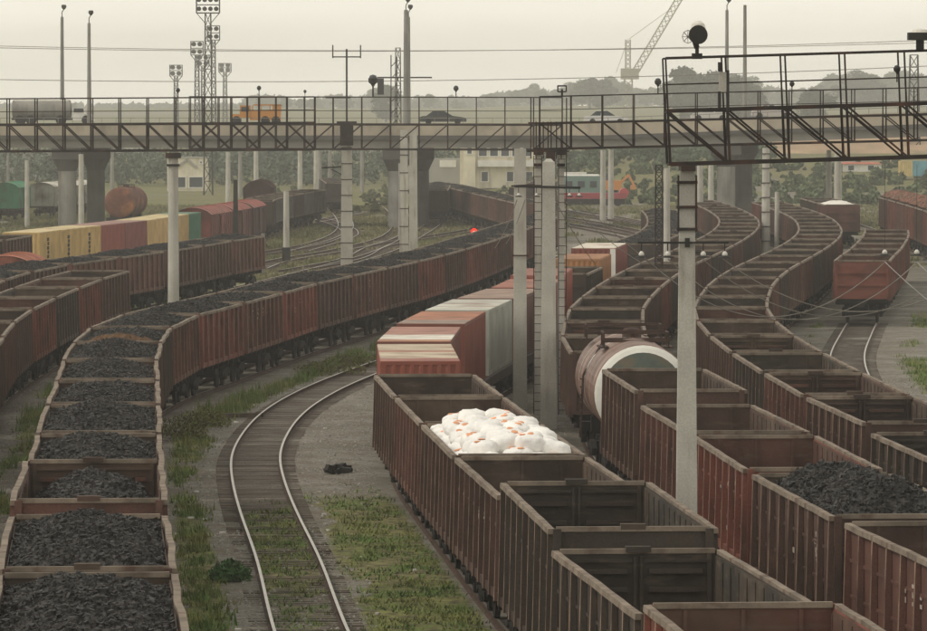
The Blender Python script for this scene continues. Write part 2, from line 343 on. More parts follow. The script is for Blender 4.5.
def build_grass(y0=104, y1=330, xw=26, N=200000, hs=1.0, seed=3, label='short dusty green grass and weeds growing beside the tracks'):
    rng = np.random.default_rng(seed)
    Y = rng.uniform(y0, y1, N); X = rng.uniform(-xw, xw, N)
    keep = np.abs(X / Y) < .092; X, Y = X[keep], Y[keep]
    g = grass_mask(X, Y); clump = fbm(X * 1.6, Y * .9, 77)
    k = rng.uniform(0, 1, len(X)) < g * sm(.30, .55, clump); X, Y, g, clump = X[k], Y[k], g[k], clump[k]
    V = []; F = []
    n = len(X); nb = 7
    base = np.stack([X, Y, ground_z(X, Y) - .02], -1)
    hgt = (.05 + .15 * rng.uniform(0, 1, n) ** 2 * sm(.4, .75, clump) + .05) * (1 + .8 * (Y > 200)) * hs * (1 + .9 * (X < np.interp(Y, PB.Y, PB.X) - 1) * (Y < 330))
    A = rng.uniform(0, 6.28, (n, nb)); sp = rng.uniform(.02, .22, (n, nb)); hh = hgt[:, None] * rng.uniform(.5, 1.2, (n, nb)); w = (.012 + .02 * rng.uniform(0, 1, (n, nb))) * (1 if hs == 1 else 3.5)
    off = rng.normal(0, .10 if hs == 1 else .3, (n, nb, 2))
    bx = base[:, None, 0] + off[..., 0]; by = base[:, None, 1] + off[..., 1]; bz = np.repeat(base[:, None, 2], nb, 1)
    p0 = np.stack([bx - w * np.sin(A), by + w * np.cos(A), bz], -1); p1 = np.stack([bx + w * np.sin(A), by - w * np.cos(A), bz], -1)
    p2 = np.stack([bx + sp * np.cos(A), by + sp * np.sin(A), bz + hh], -1)
    co = np.stack([p0, p1, p2], 2).reshape(-1, 3); nt_ = len(co) // 3
    me = bpy.data.meshes.new('grass'); me.vertices.add(len(co)); me.vertices.foreach_set('co', co.astype(np.float32).ravel())
    me.loops.add(nt_ * 3); me.loops.foreach_set('vertex_index', np.arange(nt_ * 3, dtype=np.int32))
    me.polygons.add(nt_); me.polygons.foreach_set('loop_start', np.arange(0, nt_ * 3, 3, dtype=np.int32)); me.polygons.foreach_set('loop_total', np.full(nt_, 3, np.int32))
    me.update(); me.validate(); me.materials.append(M['grass' if hs == 1 else 'drygrass'])
    o = bpy.data.objects.new('grass', me); COL.objects.link(o); tag(o, label, 'grass', None, 'stuff')
    print('grass tufts', n)
build_grass()
build_grass(330, 700, 64, 90000, 1.3, 4, 'rough yellowish weeds in the far yard around the crossing tracks')

def build_stones():
    rng = np.random.default_rng(13); N = 110000
    Y = 104 + 130 * rng.uniform(0, 1, N) ** 1.2; X = rng.uniform(-20, 22, N); k = np.abs(X / Y) < .09; X, Y = X[k], Y[k]
    k = rng.uniform(0, 1, len(X)) > grass_mask(X, Y) * 1.1; X, Y = X[k], Y[k]
    xs_all = [np.abs(X - np.interp(Y, P.Y, P.X)) for P in (PA, PC, PD, PE)] + [np.where(Y > 150, np.abs(X - np.interp(Y, PB.Y, PB.X)), 9)]; k = np.min(xs_all, 0) > 1.35; X, Y = X[k], Y[k]
    n = len(X); r = .018 + .045 * rng.uniform(0, 1, n) ** 2.5
    base = np.array([(1, 0, 0), (-1, 0, 0), (0, 1, 0), (0, -1, 0), (0, 0, .8)], float); tri = np.array([(0, 2, 4), (2, 1, 4), (1, 3, 4), (3, 0, 4)])
    V = base[None] * rng.uniform(.6, 1.3, (n, 5, 1)) + rng.uniform(-.25, .25, (n, 5, 3)); a = rng.uniform(0, 6.28, n); ca, sa = np.cos(a)[:, None], np.sin(a)[:, None]
    V = np.stack([V[..., 0] * ca - V[..., 1] * sa, V[..., 0] * sa + V[..., 1] * ca, V[..., 2]], -1) * r[:, None, None] + np.stack([X, Y, ground_z(X, Y) + .004], -1)[:, None]
    F = (tri[None] + (np.arange(n) * 5)[:, None, None]).reshape(-1, 3).astype(np.int32); me = bpy.data.meshes.new('gravel')
    me.vertices.add(n * 5); me.vertices.foreach_set('co', V.reshape(-1).astype(np.float32)); me.loops.add(F.size); me.loops.foreach_set('vertex_index', F.ravel())
    me.polygons.add(len(F)); me.polygons.foreach_set('loop_start', np.arange(0, F.size, 3, dtype=np.int32)); me.polygons.foreach_set('loop_total', np.full(len(F), 3, np.int32)); me.update(); me.validate()
    me.materials.append(mat('gravel_stone', (.25, .235, .205), rough=.95, var=.6, scale=6)); o = bpy.data.objects.new('gravel', me); COL.objects.link(o); tag(o, 'loose grey brown gravel scattered between the tracks', 'gravel', None, 'stuff'); print('stones', n)
build_stones()

# ------------------------------------------------------------------ railway tracks
def track(P, y0, y1, label, sleepers=True, detail=False):
    t = empty('railway_track', (P.x(y0), y0, 0), 0, label, 'railway track', 'railway tracks of the yard'); ox, oy = P.x(y0), y0
    S0, S1 = P.s_of(y0), P.s_of(y1); n = int((S1 - S0) / (1.0 if detail else 3.0))
    pts = [P.at(S0 + (S1 - S0) * i / n) for i in range(n + 1)]
    def nrm(i):
        a, b = pts[max(i - 1, 0)], pts[min(i + 1, n)]; d = Vector((b[0] - a[0], b[1] - a[1])).normalized(); return d.y, -d.x
    for sgn in (-1, 1):
        b = MB(); prof = [(-.075, -.17, 1), (-.012, -.14, 1), (-.012, -.05, 1), (-.037, -.04, 1), (-.037, 0, 0), (.037, 0, 1), (.037, -.04, 1), (.012, -.05, 1), (.012, -.14, 1), (.075, -.17, 1)]
        V = []
        for i, (x, y) in enumerate(pts):
            nx, ny = nrm(i)
            for px, pz, _ in prof: V.append((x - ox + nx * (sgn * .797 + px), y - oy + ny * (sgn * .797 + px), pz))
        k = len(prof); F = []; mi = []
        for i in range(n):
            for j in range(k - 1): F.append((i * k + j, i * k + j + 1, (i + 1) * k + j + 1, (i + 1) * k + j)); mi.append(1 if j != 4 else 0)
        b.add(V, F); b.m = mi; b.obj('rail', ['steelrail', 'railside'], t)
    if sleepers:
        rnd = random.Random(5); rest = MB(); cnt = 0; s = S0 + .3; many = []
        while s < S1:
            x, y = P.at(s); x2, y2 = P.at(min(s + .5, S1)); rz = math.atan2(y2 - y, x2 - x) - math.pi / 2 if s + .5 < S1 else 0
            many.append((x - ox, y - oy, rz + rnd.uniform(-.01, .01), rnd.uniform(-.02, .02))); s += .56 if detail else 1.1
        if detail:
            mb = MB(); mb.box((0, 0, 0), (2.55, .24, .16)); proto = mb.mesh('sleeper', 'sleeper')
            for q, (x, y, rz, j) in enumerate(many):
                if q < 100:
                    o = bpy.data.objects.new('sleeper', proto); COL.objects.link(o); o.parent = t; o.location = (x, y, (-.25 if y + oy > 156 else -.272 + .02 * rnd.random()) + j * .4); o.rotation_euler = (0, 0, rz)
                else: rest.box((x, y, -.252 + j * .5), (2.55, .24, .16), rz)
        else:
            for x, y, rz, j in many: rest.box((x, y, -.25), (2.7, .3, .16), rz)
        if rest.v: o = rest.obj('sleeper_row', 'sleeper', t); o['kind'] = 'stuff'
    # ballast
    b = MB(); V = []; F = []; k = 5
    for i, (x, y) in enumerate(pts):
        nx, ny = nrm(i)
        for w, z in ((-1.7, -.28), (-1.25, -.18), (0, -.172), (1.25, -.18), (1.8, -.29)): V.append((x + nx * w, y + ny * w, z))
    for i in range(n):
        if detail and pts[i][1] < 157 + 2 * math.sin(i): continue
        for j in range(k - 1): F.append((i * k + j, i * k + j + 1, (i + 1) * k + j + 1, (i + 1) * k + j))
    b.add(V, F)
    return b
M['ballast'] = mat('track_ballast', (.17, .148, .12), rough=.95, var=.3, scale=.5, second=(.095, .078, .06), mixs=1.0, fine=.5, fscale=14, bump=.5, bscale=10)
bal = []
bal.append(track(PB, 108, 262, 'open empty track of shiny rails bending between the coal train and the container train', True, True))
bal.append(track(PF, 200, 298, 'empty curved rails in front of the lone near gondola on the right', True, False))
bal.append(track(PA, 60, 445, 'track under the loaded coal train on the left', False))
bal.append(track(PC, 60, 640, 'track under the empty gondolas and containers in the middle', False))
bal.append(track(PD, 60, 660, 'track under the train with the striped tank car', False))
bal.append(track(PE, 60, 590, 'track under the long snaking empty train on the right', False))
bal.append(track(PT1, 90, 390, 'track under the empty train at the left edge', False))
bal.append(track(PT2, 210, 660, 'track under the farther coal train on the left', True))
bal.append(track(PT3, 270, 640, 'track under the yellow and red containers', True))
bal.append(track(PM, 402, 750, 'empty track curving through grass left of the twin posts', True))
bal.append(track(PN, 397, 730, 'empty track running from the grass towards the cream station building', True))
bal.append(track(PO, 522, 750, 'empty track fanning out towards the red flat wagons', True))
bal.append(track(PQ, 434, 730, 'empty track running back past the grey string', True))
bal.append(track(PR, 455, 710, 'empty track crossing behind the antenna post', True))
bal.append(track(PS, 502, 730, 'empty pale track just left of the fanning one', True))
bal.append(track(PU, 474, 730, 'empty track beyond the red boxcars', True))
bal.append(track(PI_, 460, 700, 'track under the far brown train beside the station building', True))
bal.append(track(PK, 250, 620, 'track under the rusty loaded wagons at the right edge', False))
for i, b in enumerate(bal):
    if i in (0, 1, 7, 8, 9, 10, 11, 12, 13, 14, 15, 16):
        o = b.obj('ballast', 'ballast'); struct(o); o.location.z = -.004 - .0041 * i
        if i == 0: o.location.z = -.002

# ------------------------------------------------------------------ gondola wagons
WPAL = {'rust red': (.175, .060, .042), 'dark brown': (.085, .048, .036), 'charcoal brown': (.052, .041, .032), 'brick red': (.21, .070, .048), 'reddish brown': (.13, .060, .044), 'grey green': (.10, .11, .10)}
def bogie_parts(parent, y):
    b = MB()
    for sx in (-1, 1):
        b.box((sx * 1.02, y, .62), (.16, 1.1, .34)); b.bar((sx * 1.02, y - .5, .72), (sx * 1.02, y - 1.15, .5), .16, .2); b.bar((sx * 1.02, y + .5, .72), (sx * 1.02, y + 1.15, .5), .16, .2)
        for k in (-.15, .15): b.tube([(sx * 1.02, y + k, .3), (sx * 1.02, y + k, .55)], .09, 8)
    b.box((0, y, .62), (2.1, .4, .3)); b.box((0, y, .95), (1.2, .5, .4))
    bg_ = b.obj('bogie', 'under', parent)
    for dy in (-.925, .925):
        w = MB(); w.tube([(-.8, y + dy, .475), (.8, y + dy, .475)], .08, 8)
        for sx in (-1, 1): w.tube([(sx * .74, y + dy, .475), (sx * .86, y + dy, .475)], .475, 16)
        w.obj('wheelset', 'under', bg_)
def couplers(parent, L):
    for s in (-1, 1):
        b = MB(); b.box((0, s * (L / 2 + .3), 1.05), (.26, .75, .3)); b.box((0, s * (L / 2 + .62), 1.05), (.42, .3, .36)); b.tube([(.35, s * L / 2, 1.0), (.4, s * (L / 2 + .3), .7), (.3, s * (L / 2 + .6), .75)], .03, 6); b.obj('coupler', 'under', parent)
GL = 12.3
def make_gondola(seed, ztop, rib=True, full=True):
    rnd = random.Random(seed); L = GL; hl = L / 2
    t = empty('gondola_wagon'); zf = 1.35
    am = .045 if seed > 3 else .006
    bul = [rnd.uniform(-am, am) for _ in range(6)]; bul2 = [rnd.uniform(-am, am) for _ in range(6)]
    def bulge(y, B):
        u = (y + hl) / L * 5; i = min(int(u), 4); f = u - i; f = f * f * (3 - 2 * f); e = min(1, 5 * min((y + hl) / L, (hl - y) / L)); return (B[i] * (1 - f) + B[i + 1] * f) * e
    np_ = 9
    for s, B in ((-1, bul), (1, bul2)):
        b = MB(); ys = [-hl + L * k / 28 for k in range(29)]
        V = []; n = len(ys)
        for y in ys:
            bb = bulge(y, B)
            for xx in (1.41, 1.44):
                for z, wgt in ((zf, 0), (zf + (ztop - zf) * .5, .45), (ztop - .06, 1)): V.append((s * (xx + bb * wgt), y, z))
        F = []
        for i in range(n - 1):
            for a, c in ((0, 1), (1, 2), (3, 4), (4, 5)): F.append((i * 6 + a, i * 6 + c, (i + 1) * 6 + c, (i + 1) * 6 + a))
            F.append((i * 6, (i + 1) * 6, (i + 1) * 6 + 3, i * 6 + 3))
        b.add(V, F)
        for k in range(np_):
            y = -hl + .12 + (L - .24) * k / (np_ - 1); w = .19 if 0 < k < np_ - 1 else .17; bb = bulge(y, B)
            # hat section post, flares at the sill, follows the bulge
            P = []
            for z, ww, xo, wt in ((zf - .12, w * 1.25, 1.60, 0), (zf + .5, w, 1.58, .2), (ztop - .1, w * .8, 1.54, 1)):
                P += [(s * (1.45 + bb * wt), y - ww / 2, z), (s * (xo + bb * wt), y - ww / 2 * .75, z), (s * (xo + bb * wt), y + ww / 2 * .75, z), (s * (1.45 + bb * wt), y + ww / 2, z)]
            b.add(P, [(0, 1, 5, 4), (1, 2, 6, 5), (2, 3, 7, 6), (4, 5, 9, 8), (5, 6, 10, 9), (6, 7, 11, 10), (0, 3, 2, 1)]); b.m[-6] = 1; b.m[-3] = 1
        # horizontal corrugation lines between posts + bottom sill
        for zz in (zf + (ztop - zf) * .33, zf + (ztop - zf) * .66):
            for k in range(28): y0, y1 = ys[k], ys[k + 1]; wt = (zz - zf) / (ztop - zf); b.bar((s * (1.455 + bulge(y0, B) * wt), y0, zz), (s * (1.455 + bulge(y1, B) * wt), y1, zz), .03, .06)
        b.box((s * 1.49, 0, zf - .03), (.13, L, .18))
        o = b.obj('side_wall', ['wagon', 'wagonpost'], t)
        # top rim
        r = MB(); V = []
        for y in ys:
            bb = bulge(y, B)
            for xx, z in ((1.42, ztop - .1), (1.42, ztop), (1.54, ztop), (1.55, ztop - .1)): V.append((s * (xx + bb), y, z + .005 * math.sin(y * 2 + seed)))
        F = []
        for i in range(n - 1):
            for j in range(4): F.append((i * 4 + j, i * 4 + (j + 1) % 4, (i + 1) * 4 + (j + 1) % 4, (i + 1) * 4 + j))
        F += [(0, 1, 2, 3), tuple((n - 1) * 4 + j for j in (3, 2, 1, 0))]
        r.add(V, F); rm = r.obj('top_rim', 'rim', t); rm['_nc'] = 1
    for s in (-1, 1):
        b = MB(); y = s * (hl - .03)
        b.box((0, y + s * .015, (zf + ztop) / 2), (2.8, .02, ztop - zf - .004)); b.box((0, y - s * .012, (zf + ztop) / 2), (2.78, .03, ztop - zf - .02), mi=2); b.box((0, y, ztop - .01), (2.78, .11, .09), mi=1)
        yo = s * (hl + .03)
        for zz in (zf + .02, zf + (ztop - zf) * .35, zf + (ztop - zf) * .68): b.box((0, yo, zz), (2.9, .1, .1))
        for xx in (-1.38, 1.38): b.box((xx, yo, (zf + ztop) / 2), (.14, .12, ztop - zf))
        # inner side
        yi = s * (hl - .08)
        if rib:
            for q in (-1, 1):
                for zz in (.5, .66, .82): b.box((q * .68, yi + (-s) * .02, zf + (ztop - zf) * zz), (.95, .10, .08))
                b.box((q * .68, yi, ztop - .18), (1.15, .07, .05), mi=2); b.box((q * .06, yi, (zf + ztop) / 2), (.05, .08, ztop - zf - .2), mi=2)
                b.box((q * 1.28, yi, (zf + ztop) / 2), (.08, .06, ztop - zf - .1), mi=2)
            b.box((0, yi, ztop + .03), (.45, .22, .1), mi=2)
        else:
            for xx in (-.9, 0, .9): b.box((xx, yi, (zf + ztop) / 2), (.06, .04, ztop - zf - .15), mi=2)
        ew = b.obj('end_wall', ['wagon', 'rim', 'inside'], t)
    b = MB(); b.box((0, 0, zf + .02), (2.7, L - .12, .05))
    for k in range(7): b.box((0, -hl + .9 + k * (L - 1.8) / 6, zf + .06), (2.7, .12, .05))
    fl = b.obj('floor', 'inside', t)
    b = MB(); b.box((0, 0, 1.12), (.5, L - .1, .34)); b.box((0, 0, 1.22), (2.7, L - .06, .16))
    for k in range(8): b.box((0, -hl + .8 + k * (L - 1.6) / 7, 1.08), (2.9, .16, .2))
    b.box((.9, 1.0, .85), (.5, 1.0, .4)); b.box((-.9, -1.6, .85), (.3, 1.4, .3))
    b.obj('underframe', 'under', t)
    for y in (-4.3, 4.3): bogie_parts(t, y)
    couplers(t, L)
    return t
# interior faces: separate lining meshes, so that the inside keeps its own dirty steel
def add_lining(t, ztop):
    for s in (-1, 1):
        b = MB(); zf = 1.4; n = 12
        for k in range(12): b.box((s * 1.40, -GL / 2 + GL * (k + .5) / 12, (zf + ztop) / 2 - .03), (.02, GL / 12 - .015, ztop - zf - .14))
        for k in range(13): b.box((s * 1.385, -GL / 2 + .1 + (GL - .2) * k / 12, (zf + ztop) / 2 - .05), (.03, .05, ztop - zf - .2))
        b.obj('lining', 'inside', t)
PROTO = {}
def gondola(seed, ztop, rib):
    k = (seed, ztop, rib)
    if k not in PROTO:
        t = make_gondola(seed, ztop, rib); add_lining(t, ztop); PROTO[k] = [t, False]
    return k
def inst(key, color):
    t, used = PROTO[key]
    if not used:
        PROTO[key][1] = True
        for o in t.children_recursive:
            if o.type == 'MESH' and not o.get('_nc'): o.color = (*color, 1)
        return t
    return dup(t, None, color)
def put(o, P, s, half=4.3):
    x0, y0 = P.at(s - half); x1, y1 = P.at(s + half)
    o.location = ((x0 + x1) / 2, (y0 + y1) / 2, 0); o.rotation_euler = (0, 0, math.atan2(y1 - y0, x1 - x0) - math.pi / 2); return o

# coal heaps
def heap_mesh(name, seed, peak, edge, m, L=12.2, W=2.72, res=.11, lump=.10):
    rng = np.random.default_rng(seed); nx = int(W / res); ny = int(L / res)
    X, Y = np.meshgrid(np.linspace(-W / 2, W / 2, nx), np.linspace(-L / 2, L / 2, ny))
    prof = (1 - (np.abs(X) / (W / 2)) ** 2.2) * sm(0, 1.6, L / 2 - np.abs(Y))
    Z = edge + (peak - edge) * prof * (.75 + .45 * fbm(X * .5 + seed, Y * .5, seed)) + .22 * (fbm(X * 1.6, Y * 1.6, seed + 4) - .5) + lump * rng.uniform(-1, 1, X.shape) * .8
    jx = rng.uniform(-.3, .3, X.shape) * res; jx[:, 0] = jx[:, -1] = 0; X = X + jx
    # skirt
    me = MB(); V = np.stack([X, Y, Z], -1).reshape(-1, 3).tolist(); F = []
    for j in range(ny - 1):
        for i in range(nx - 1):
            a = j * nx + i
            if (i * 7 + j * 13 + seed) % 2: F += [(a, a + 1, a + 1 + nx), (a, a + 1 + nx, a + nx)]
            else: F += [(a, a + 1, a + nx), (a + 1, a + 1 + nx, a + nx)]
    me.add(V, F); return me.mesh(name, m)
def lumps(me, seed, n, r0, r1, zj=.04):
    """scatter angular lumps over an existing heap surface, inside the same mesh"""
    rng = np.random.default_rng(seed); nv = len(me.vertices); co = np.empty(nv * 3, np.float32); me.vertices.foreach_get('co', co); co = co.reshape(-1, 3)
    idx = rng.integers(0, nv, n); c = co[idx] + np.stack([rng.uniform(-.05, .05, n), rng.uniform(-.05, .05, n), rng.uniform(-zj, zj, n)], -1)
    base = np.array([(-1, -1, -1), (1, -1, -1), (1, 1, -1), (-1, 1, -1), (-1, -1, 1), (1, -1, 1), (1, 1, 1), (-1, 1, 1)], float) * .72; tri = np.array([(4, 5, 6, 7), (0, 1, 5, 4), (1, 2, 6, 5), (2, 3, 7, 6), (3, 0, 4, 7)])
    r = rng.uniform(0, 1, n) ** 2 * (r1 - r0) + r0; V = base[None] * rng.uniform(.6, 1.25, (n, 1, 3)) + rng.uniform(-.38, .38, (n, 8, 3)); tl = rng.uniform(-.6, .6, n)[:, None]; V = np.stack([V[..., 0], V[..., 1] * np.cos(tl) - V[..., 2] * np.sin(tl), V[..., 1] * np.sin(tl) + V[..., 2] * np.cos(tl)], -1); a = rng.uniform(0, 6.28, n); ca, sa = np.cos(a)[:, None], np.sin(a)[:, None]
    V = np.stack([V[..., 0] * ca - V[..., 1] * sa, V[..., 0] * sa + V[..., 1] * ca, V[..., 2]], -1) * r[:, None, None] + c[:, None]
    F = tri[None] + (nv + np.arange(n) * 8)[:, None, None]
    v = co.tolist() + V.reshape(-1, 3).tolist(); f = [tuple(p.vertices) for p in me.polygons] + F.reshape(-1, 4).tolist()
    m2 = bpy.data.meshes.new(me.name); m2.from_pydata(v, [], f); m2.materials.append(me.materials[0]); m2.update(); return m2
HEAPS = [lumps(heap_mesh('coal_load', 11 + i, p, e, 'coal', L=12.0, W=2.66, lump=.05), i, 8500, .018, .065, .025) for i, (p, e) in enumerate(((3.50, 3.20), (3.56, 3.22), (3.42, 3.18), (3.3, 2.75)))]
HEAPLOW = lumps(heap_mesh('coal_load', 31, 3.5, 2.75, 'coal', L=11.9, W=2.66, lump=.05), 5, 7500, .022, .085, .025)
HEAPD = lumps(heap_mesh('coal_load', 41, 3.8, 3.05, 'coal', L=11.9, W=2.66, lump=.05), 6, 8000, .02, .08, .025)
HEAPBROWN = heap_mesh('ore_load', 51, 3.45, 3.1, 'coalrust', L=3.5)
def load(me, wag, label, group='coal loads in the wagons', name='coal_load', cat='coal heap', off=(0, 0, 0)):
    o = bpy.data.objects.new(name, me); COL.objects.link(o); o.rotation_euler = wag.rotation_euler
    o.location = wag.location + Matrix.Rotation(wag.rotation_euler.z, 3, 'Z') @ Vector(off)
    tag(o, label, cat, group); return o

def in_frame(o):
    cr, sr = math.cos(o.rotation_euler.z), math.sin(o.rotation_euler.z)
    for lx in (-1.5, 1.5):
        for ly in (-6.3, 0, 6.3):
            for z in (.3, 3.4):
                x = o.location.x + lx * cr - ly * sr; y = o.location.y + lx * sr + ly * cr
                u = 463.5 + 5400 * x / y; v = 119 + 5400 * (11.1 - z) / y
                if 0 < u < 927 and v < 631: return True
    return False
def train(P, y_first, n, pitch, spec, where, group, wavy=False):
    """near end of first wagon at depth y_first; spec(i)->(colour, ztop, rib, loadmesh)"""
    s = P.s_of(y_first) + GL / 2; out = []; seen = 0
    for i in range(n):
        cn, zt, rib, ld = spec(i)
        key = gondola([1, 2, 3][i % 3] + (3 if wavy else 0), zt, rib); o = inst(key, WPAL[cn]); put(o, P, s); vis = in_frame(o)
        st = 'loaded' if ld is not None else 'empty'
        nth = (ORD[seen] + ' from near end') if vis else (ORD[i] + ' unseen one before')
        tag(o, '%s %s gondola, %s of %s' % (st, cn, nth, where), 'freight wagon', group)
        if ld is not None:
            load(ld, o, 'coal in the %s of %s' % ((ORD[seen] + ' wagon from near end') if vis else ORD[i] + ' hidden wagon', where), 'coal loads, ' + group)
        seen += vis; out.append(o); s += pitch
    return out
cy = lambda l, i: l[i % len(l)]
cA = ['dark brown', 'dark brown', 'reddish brown', 'dark brown', 'dark brown', 'reddish brown', 'rust red', 'dark brown', 'charcoal brown', 'reddish brown', 'rust red', 'reddish brown', 'brick red', 'dark brown', 'reddish brown', 'dark brown', 'rust red', 'dark brown', 'rust red', 'reddish brown', 'dark brown', 'rust red', 'reddish brown', 'rust red', 'dark brown', 'rust red', 'dark brown']
TA = train(PA, 78.9, 26, 13.5, lambda i: (cA[i], 3.62 if i == 2 else 3.4, i in (1, 2), HEAPLOW if i == 2 else HEAPS[i % 3]), 'bending coal train at left', 'wagons of the long coal train', True)
wA = TA[8]; load(HEAPBROWN, wA, 'rust brown ore on the coal wagon where the train starts to bend', 'ore', 'ore_load', 'ore heap', (0, -4.3, .09))
# middle train C: gondolas 0..6
cC = ['brick red', 'charcoal brown', 'charcoal brown', 'dark brown', 'dark brown', 'reddish brown', 'dark brown']
zC = [3.62, 3.4, 3.72, 3.4, 3.4, 3.4, 3.4]
TC = train(PC, 70.8, 7, 13.25, lambda i: (cC[i], zC[i], i in (1, 2), None), 'the middle foreground train', 'wagons of the middle train')
cD = ['rust red', 'reddish brown', 'dark brown', 'rust red', 'reddish brown', 'dark brown']
zD = [3.4, 3.4, 3.4, 3.4, 3.4, 3.72]
TD = train(PD, 76.6, 6, 14.1, lambda i: (cD[i], zD[i], False, HEAPD if i == 2 else None), 'train right of the tall post', 'wagons of the train beside the near post')
cE = ['dark brown', 'reddish brown', 'charcoal brown', 'dark brown', 'reddish brown', 'charcoal brown', 'dark brown', 'dark brown', 'rust red', 'charcoal brown']
TE = train(PE, 95.0, 29, 14.05, lambda i: (cy(cE, i), 3.22 if i < 3 else 3.4, i in (2, 3, 4, 6), None), 'the snaking train at right', 'wagons of the snaking empty train')
# train D beyond the tank car
TD2 = train(PD, 178.6, 24, 13.95, lambda i: (cy(cE, i + 3), 3.4, i % 4 == 1, None), 'the train beyond the tank car', 'wagons beyond the tank car')
TF = train(PF, 293.5, 6, 13.95, lambda i: (cy(['rust red', 'reddish brown', 'rust red', 'dark brown'], i), 3.4, False, None), 'the short string on bare track', 'wagons of the short string at right')
TG = train(PF, 470, 3, 14, lambda i: (['reddish brown', 'charcoal brown', 'charcoal brown'][i], 3.64, False, None if i == 0 else HEAPS[1]), 'the far string at right', 'wagons of the far right string')
T1 = train(PT1, 108, 12, 14.0, lambda i: (cy(['reddish brown', 'dark brown', 'rust red', 'charcoal brown', 'rust red', 'dark brown'], i), 3.4, False, None), 'the train at left edge', 'wagons of the left edge train')
T2 = train(PT2, 218, 10, 14.0, lambda i: (cy(['dark brown', 'reddish brown', 'reddish brown', 'dark brown'], i), 3.4, False, HEAPS[i % 3]), 'farther left coal train', 'wagons of the farther coal train')
TH = train(PC, 333, 9, 13.95, lambda i: (cy(['charcoal brown', 'dark brown'], i), 3.4, False, HEAPS[i % 2]), 'the dark string left of bend', 'wagons of the dark far string')
T3g = train(PT3, 275, 5, 14.0, lambda i: (cy(['dark brown', 'charcoal brown'], i), 3.72, False, None), 'string before yellow containers', 'gondolas next to the yellow containers')
T5 = train(PT3, 500, 6, 13.95, lambda i: ('grey green' if i % 3 else 'charcoal brown', 3.5, False, HEAPS[3] if i > 2 else None), 'the string beyond red boxcars', 'wagons of the grey string')
TI = train(PI_, 492, 10, 13.95, lambda i: (cy(['reddish brown', 'dark brown'], i), 3.45, False, HEAPS[i % 3]), 'the brown string by the station', 'wagons of the brown far string')
TJ = train(PT2, 576, 5, 13.95, lambda i: ('charcoal brown', 3.5, False, HEAPS[1]), 'the dark string left of station', 'wagons of the dark string by the station')
TQ = train(PQ, 640, 4, 13.95, lambda i: (cy(['charcoal brown', 'grey green'], i), 3.5, False, HEAPS[2]), 'the far string behind antenna post', 'wagons of the string behind the antenna post')
TN = train(PN, 600, 5, 13.95, lambda i: ('charcoal brown', 3.5, False, HEAPS[i % 3]), 'the far string before station windows', 'wagons of the string before the station')
TKs = train(PK, 372, 9, 14.2, lambda i: (cy(['dark brown', 'rust red', 'reddish brown', 'rust red'], i), 3.9, False, None), 'the rusty string at right edge', 'wagons of the rusty string')
M['scrap'] = mat('rusty_scrap', (.22, .10, .07), rough=.9, var=.5, scale=1.5, second=(.10, .08, .05), bump=.5)
SCR = heap_mesh('ore_load', 61, 4.55, 4.0, 'scrap', lump=.12)
for i, w in enumerate(TKs):
    load(SCR, w, 'reddish ore in the %s wagon of the rusty string at right edge' % ORD[i], 'ore loads of the rusty string', 'ore_load', 'ore heap')
M['ash'] = mat('white_powder', (.72, .69, .62), rough=.9, var=.1)
WH = heap_mesh('powder_load', 71, 3.85, 3.5, 'ash', lump=.04); load(WH, TG[0], 'white powder filling the near wagon of the far right string', 'powder loads', 'powder_load', 'powder heap')

# pale chalked marks on the sides of the nearest wagons
def marks(w, s, seed, ztop=3.4):
    r = random.Random(seed); b = MB()
    for k in range(9):
        c = r.choice((2, 3, 4, 5, 6)); y = -GL / 2 + .12 + (GL - .24) * (c + .5) / 13; z = r.uniform(2.0, 3.0)
        for q in range(r.choice((1, 2, 3))): b.box((s * 1.462, y + r.uniform(-.22, .22), z - q * .16), (.01, r.uniform(.08, .3), r.uniform(.04, .11)))
    b.obj('painted_mark', mark_m, w)
mark_m = mat('faded_white_lettering', (.42, .36, .30), var=.35, scale=8)
for w, s, q in ((TD[0], -1, 1), (TD[1], -1, 2), (TD[2], -1, 3), (TD[3], -1, 4), (TC[3], -1, 6), (TA[11], 1, 7), (TA[12], 1, 8), (TA[14], 1, 9)): marks(w, s, q)

# ------------------------------------------------------------------ sacks in the fourth wagon of the middle train
def sack_mesh(seed):
    r = random.Random(seed); bm = bmesh.new(); bmesh.ops.create_icosphere(bm, subdivisions=3, radius=1)
    for v in bm.verts:
        c = v.co; q = 1.25 / ((abs(c.x) ** 3 + abs(c.y) ** 3 + abs(c.z) ** 3) ** (1 / 3)) * .8
        v.co = Vector((c.x * q * .27, c.y * q * .36, c.z * q * .21)) * (1 + .07 * math.sin(7 * c.x + seed) * math.cos(6 * c.y + seed * 2) + .05 * math.sin(13 * c.y + 5 * c.z + seed) * math.sin(11 * c.x - seed) + r.uniform(-.012, .012))
    me = bpy.data.meshes.new('sack'); bm.to_mesh(me); bm.free(); me.polygons.foreach_set('use_smooth', [True] * len(me.polygons)); me.materials.append(M['sack']); return me
SK = [sack_mesh(i) for i in range(4)]
wc = TC[4]; Rm = Matrix.Rotation(wc.rotation_euler.z, 3, 'Z'); rnd = random.Random(4); spots = []
for j in range(18):
    for i in range(5): spots.append((-1.04 + i * .52 + rnd.uniform(-.04, .04), -5.7 + j * .67 + rnd.uniform(-.1, .1), 3.18 + .12 * (1 - abs(i - 2) / 2) + rnd.uniform(-.05, .05)))
for j in range(16):
    for i in range(4): spots.append((-.81 + i * .54 + rnd.uniform(-.08, .08), -5.3 + j * .70 + rnd.uniform(-.12, .12), 3.44 + .10 * (i in (1, 2)) + .09 * math.sin(j * .9 + i) + rnd.uniform(-.05, .05)))
